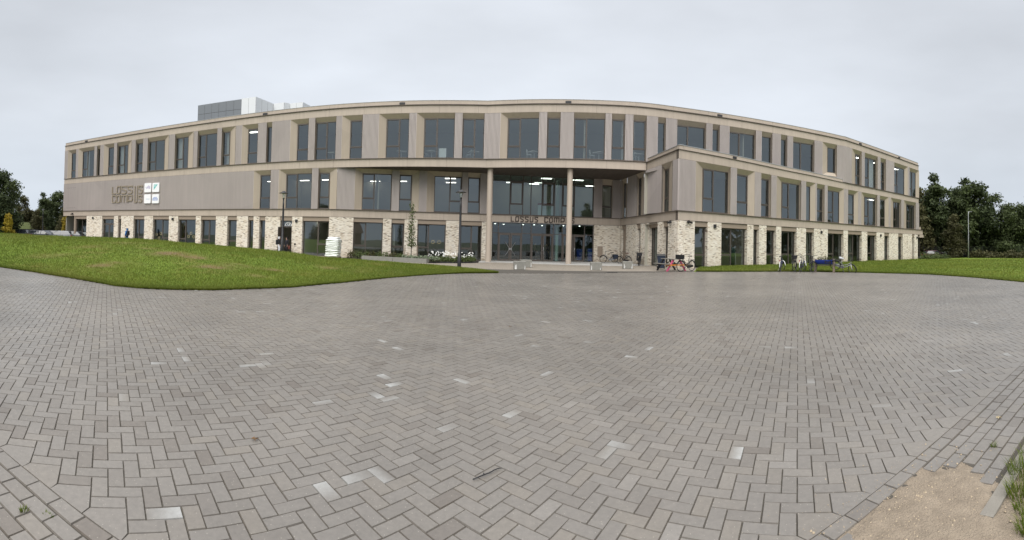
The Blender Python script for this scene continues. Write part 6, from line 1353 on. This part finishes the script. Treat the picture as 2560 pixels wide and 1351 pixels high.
# greenery growing out of the barrel planter
t = thing('planter_plant', 'straggly herbs growing out of the half blue barrel', 'plant', (18.4, 21.4, .72), math.atan2(-.95, .57))
V, F, T = leaves(420, [(-.3, 0, .12, .25, .2, .16), (.1, 0, .14, .3, .2, .2), (.35, 0, .12, .2, .2, .18)], .055, 99); np_mesh('foliage', V, F, M['leafb'], {'tone': ('FLOAT', T)}, t)
V, F, T = leaves(160, [(0, 0, 0, .28, .28, .35)], .16, 98); V[:, 2] += .85
o = np_mesh('foliage', V, F, M['leaf'], {'tone': ('FLOAT', T)}, bpy.data.objects['potted_plant'])
# ---------------------------------------------------------------- light, sky, camera
sc = bpy.context.scene
w = bpy.data.worlds.new('World'); sc.world = w; w.use_nodes = True; nt = w.node_tree; N = nt.nodes; L = nt.links
bg = N['Background']; bg.inputs[1].default_value = .10
el, az = math.radians(52), math.radians(190)
sky = N.new('ShaderNodeTexSky'); sky.sky_type = 'NISHITA'; sky.sun_disc = False; sky.sun_elevation = el; sky.sun_rotation = az; sky.dust_density = 4; sky.air_density = 1.2
hs = N.new('ShaderNodeHueSaturation'); hs.inputs['Saturation'].default_value = .25; hs.inputs['Value'].default_value = .9; L.new(sky.outputs[0], hs.inputs['Color'])
# closed cloud deck over the clear sky: paler at the horizon, thicker and brighter overhead
tc = N.new('ShaderNodeTexCoord'); sp = N.new('ShaderNodeSeparateXYZ'); L.new(tc.outputs['Generated'], sp.inputs[0])
rp = N.new('ShaderNodeValToRGB'); e = rp.color_ramp.elements; rp.color_ramp.interpolation = 'EASE'
e[0].position = 0; e[0].color = (.30, .333, .372, 1); e[1].position = 1; e[1].color = (1., 1., 1., 1)
for p, c in ((.10, (.31, .338, .374, 1)), (.30, (.315, .336, .366, 1)), (.50, (.31, .328, .356, 1)), (.68, (.36, .375, .40, 1)), (.86, (.95, .95, .97, 1))):
    q = e.new(p); q.color = c
L.new(sp.outputs[2], rp.inputs[0])
mp = N.new('ShaderNodeMapping'); mp.inputs['Scale'].default_value = (1, 1, 3.2); L.new(tc.outputs['Generated'], mp.inputs[0])
nz = N.new('ShaderNodeTexNoise'); nz.inputs['Scale'].default_value = 1.7; nz.inputs['Detail'].default_value = 5; nz.inputs['Roughness'].default_value = .5; L.new(mp.outputs[0], nz.inputs['Vector'])
mr = N.new('ShaderNodeMapRange'); mr.inputs[1].default_value = .3; mr.inputs[2].default_value = .7; mr.inputs[3].default_value = 17.6; mr.inputs[4].default_value = 21.4; L.new(nz.outputs['Fac'], mr.inputs[0])
yv = N.new('ShaderNodeMapRange'); yv.inputs[1].default_value = .2; yv.inputs[2].default_value = .95; yv.inputs[3].default_value = .84; yv.inputs[4].default_value = 1.; L.new(sp.outputs[1], yv.inputs[0])
ym = N.new('ShaderNodeMath'); ym.operation = 'MULTIPLY'; L.new(mr.outputs[0], ym.inputs[0]); L.new(yv.outputs[0], ym.inputs[1]); mr = ym
sv = N.new('ShaderNodeVectorMath'); sv.operation = 'SCALE'; L.new(rp.outputs[0], sv.inputs[0]); L.new(ym.outputs[0], sv.inputs['Scale'])
mx = N.new('ShaderNodeMix'); mx.data_type = 'RGBA'; mx.inputs[0].default_value = .9; L.new(hs.outputs[0], mx.inputs[6]); L.new(sv.outputs[0], mx.inputs[7]); L.new(mx.outputs[2], bg.inputs[0])
sd = bpy.data.lights.new('Sun', 'SUN'); sd.energy = 2.5; sd.angle = math.radians(60); sd.color = (1, .97, .92)
so = bpy.data.objects.new('Sun', sd); C.objects.link(so)
dv = Vector((math.sin(az)*math.cos(el), math.cos(az)*math.cos(el), math.sin(el))); so.rotation_euler = dv.to_track_quat('Z', 'Y').to_euler()

cd = bpy.data.cameras.new('Camera'); cam = bpy.data.objects.new('Camera', cd); C.objects.link(cam); sc.camera = cam
f, y0 = 1101.345, 585.257       # cylinder radius and horizon row in pixels of the 2560 x 1351 panorama
cd.type = 'PANO'; cd.panorama_type = 'CENTRAL_CYLINDRICAL'; cd.central_cylindrical_radius = 1.
cd.central_cylindrical_range_u_min = -1280/f; cd.central_cylindrical_range_u_max = 1280/f
cd.central_cylindrical_range_v_min = -(1351-y0)/f; cd.central_cylindrical_range_v_max = y0/f
cd.clip_start = .05; cd.clip_end = 3000
a, b = -.0247123119, .0193980225
Ry = Matrix(((math.cos(a), 0, math.sin(a)), (0, 1, 0), (-math.sin(a), 0, math.cos(a)))); Rx = Matrix(((1, 0, 0), (0, math.cos(b), -math.sin(b)), (0, math.sin(b), math.cos(b))))
cam.matrix_world = Matrix.Translation((0, 0, 1.59)) @ (Rx @ Ry).to_4x4() @ Matrix.Rotation(PI/2, 4, 'X')
sc.render.engine = 'CYCLES'; cy = sc.cycles
cy.use_denoising = True; cy.max_bounces = 6; cy.diffuse_bounces = 3; cy.glossy_bounces = 3; cy.transparent_max_bounces = 10; cy.sample_clamp_indirect = 4
sc.view_settings.view_transform = 'Standard'; sc.view_settings.look = 'None'; sc.view_settings.exposure = .42; sc.view_settings.gamma = 1
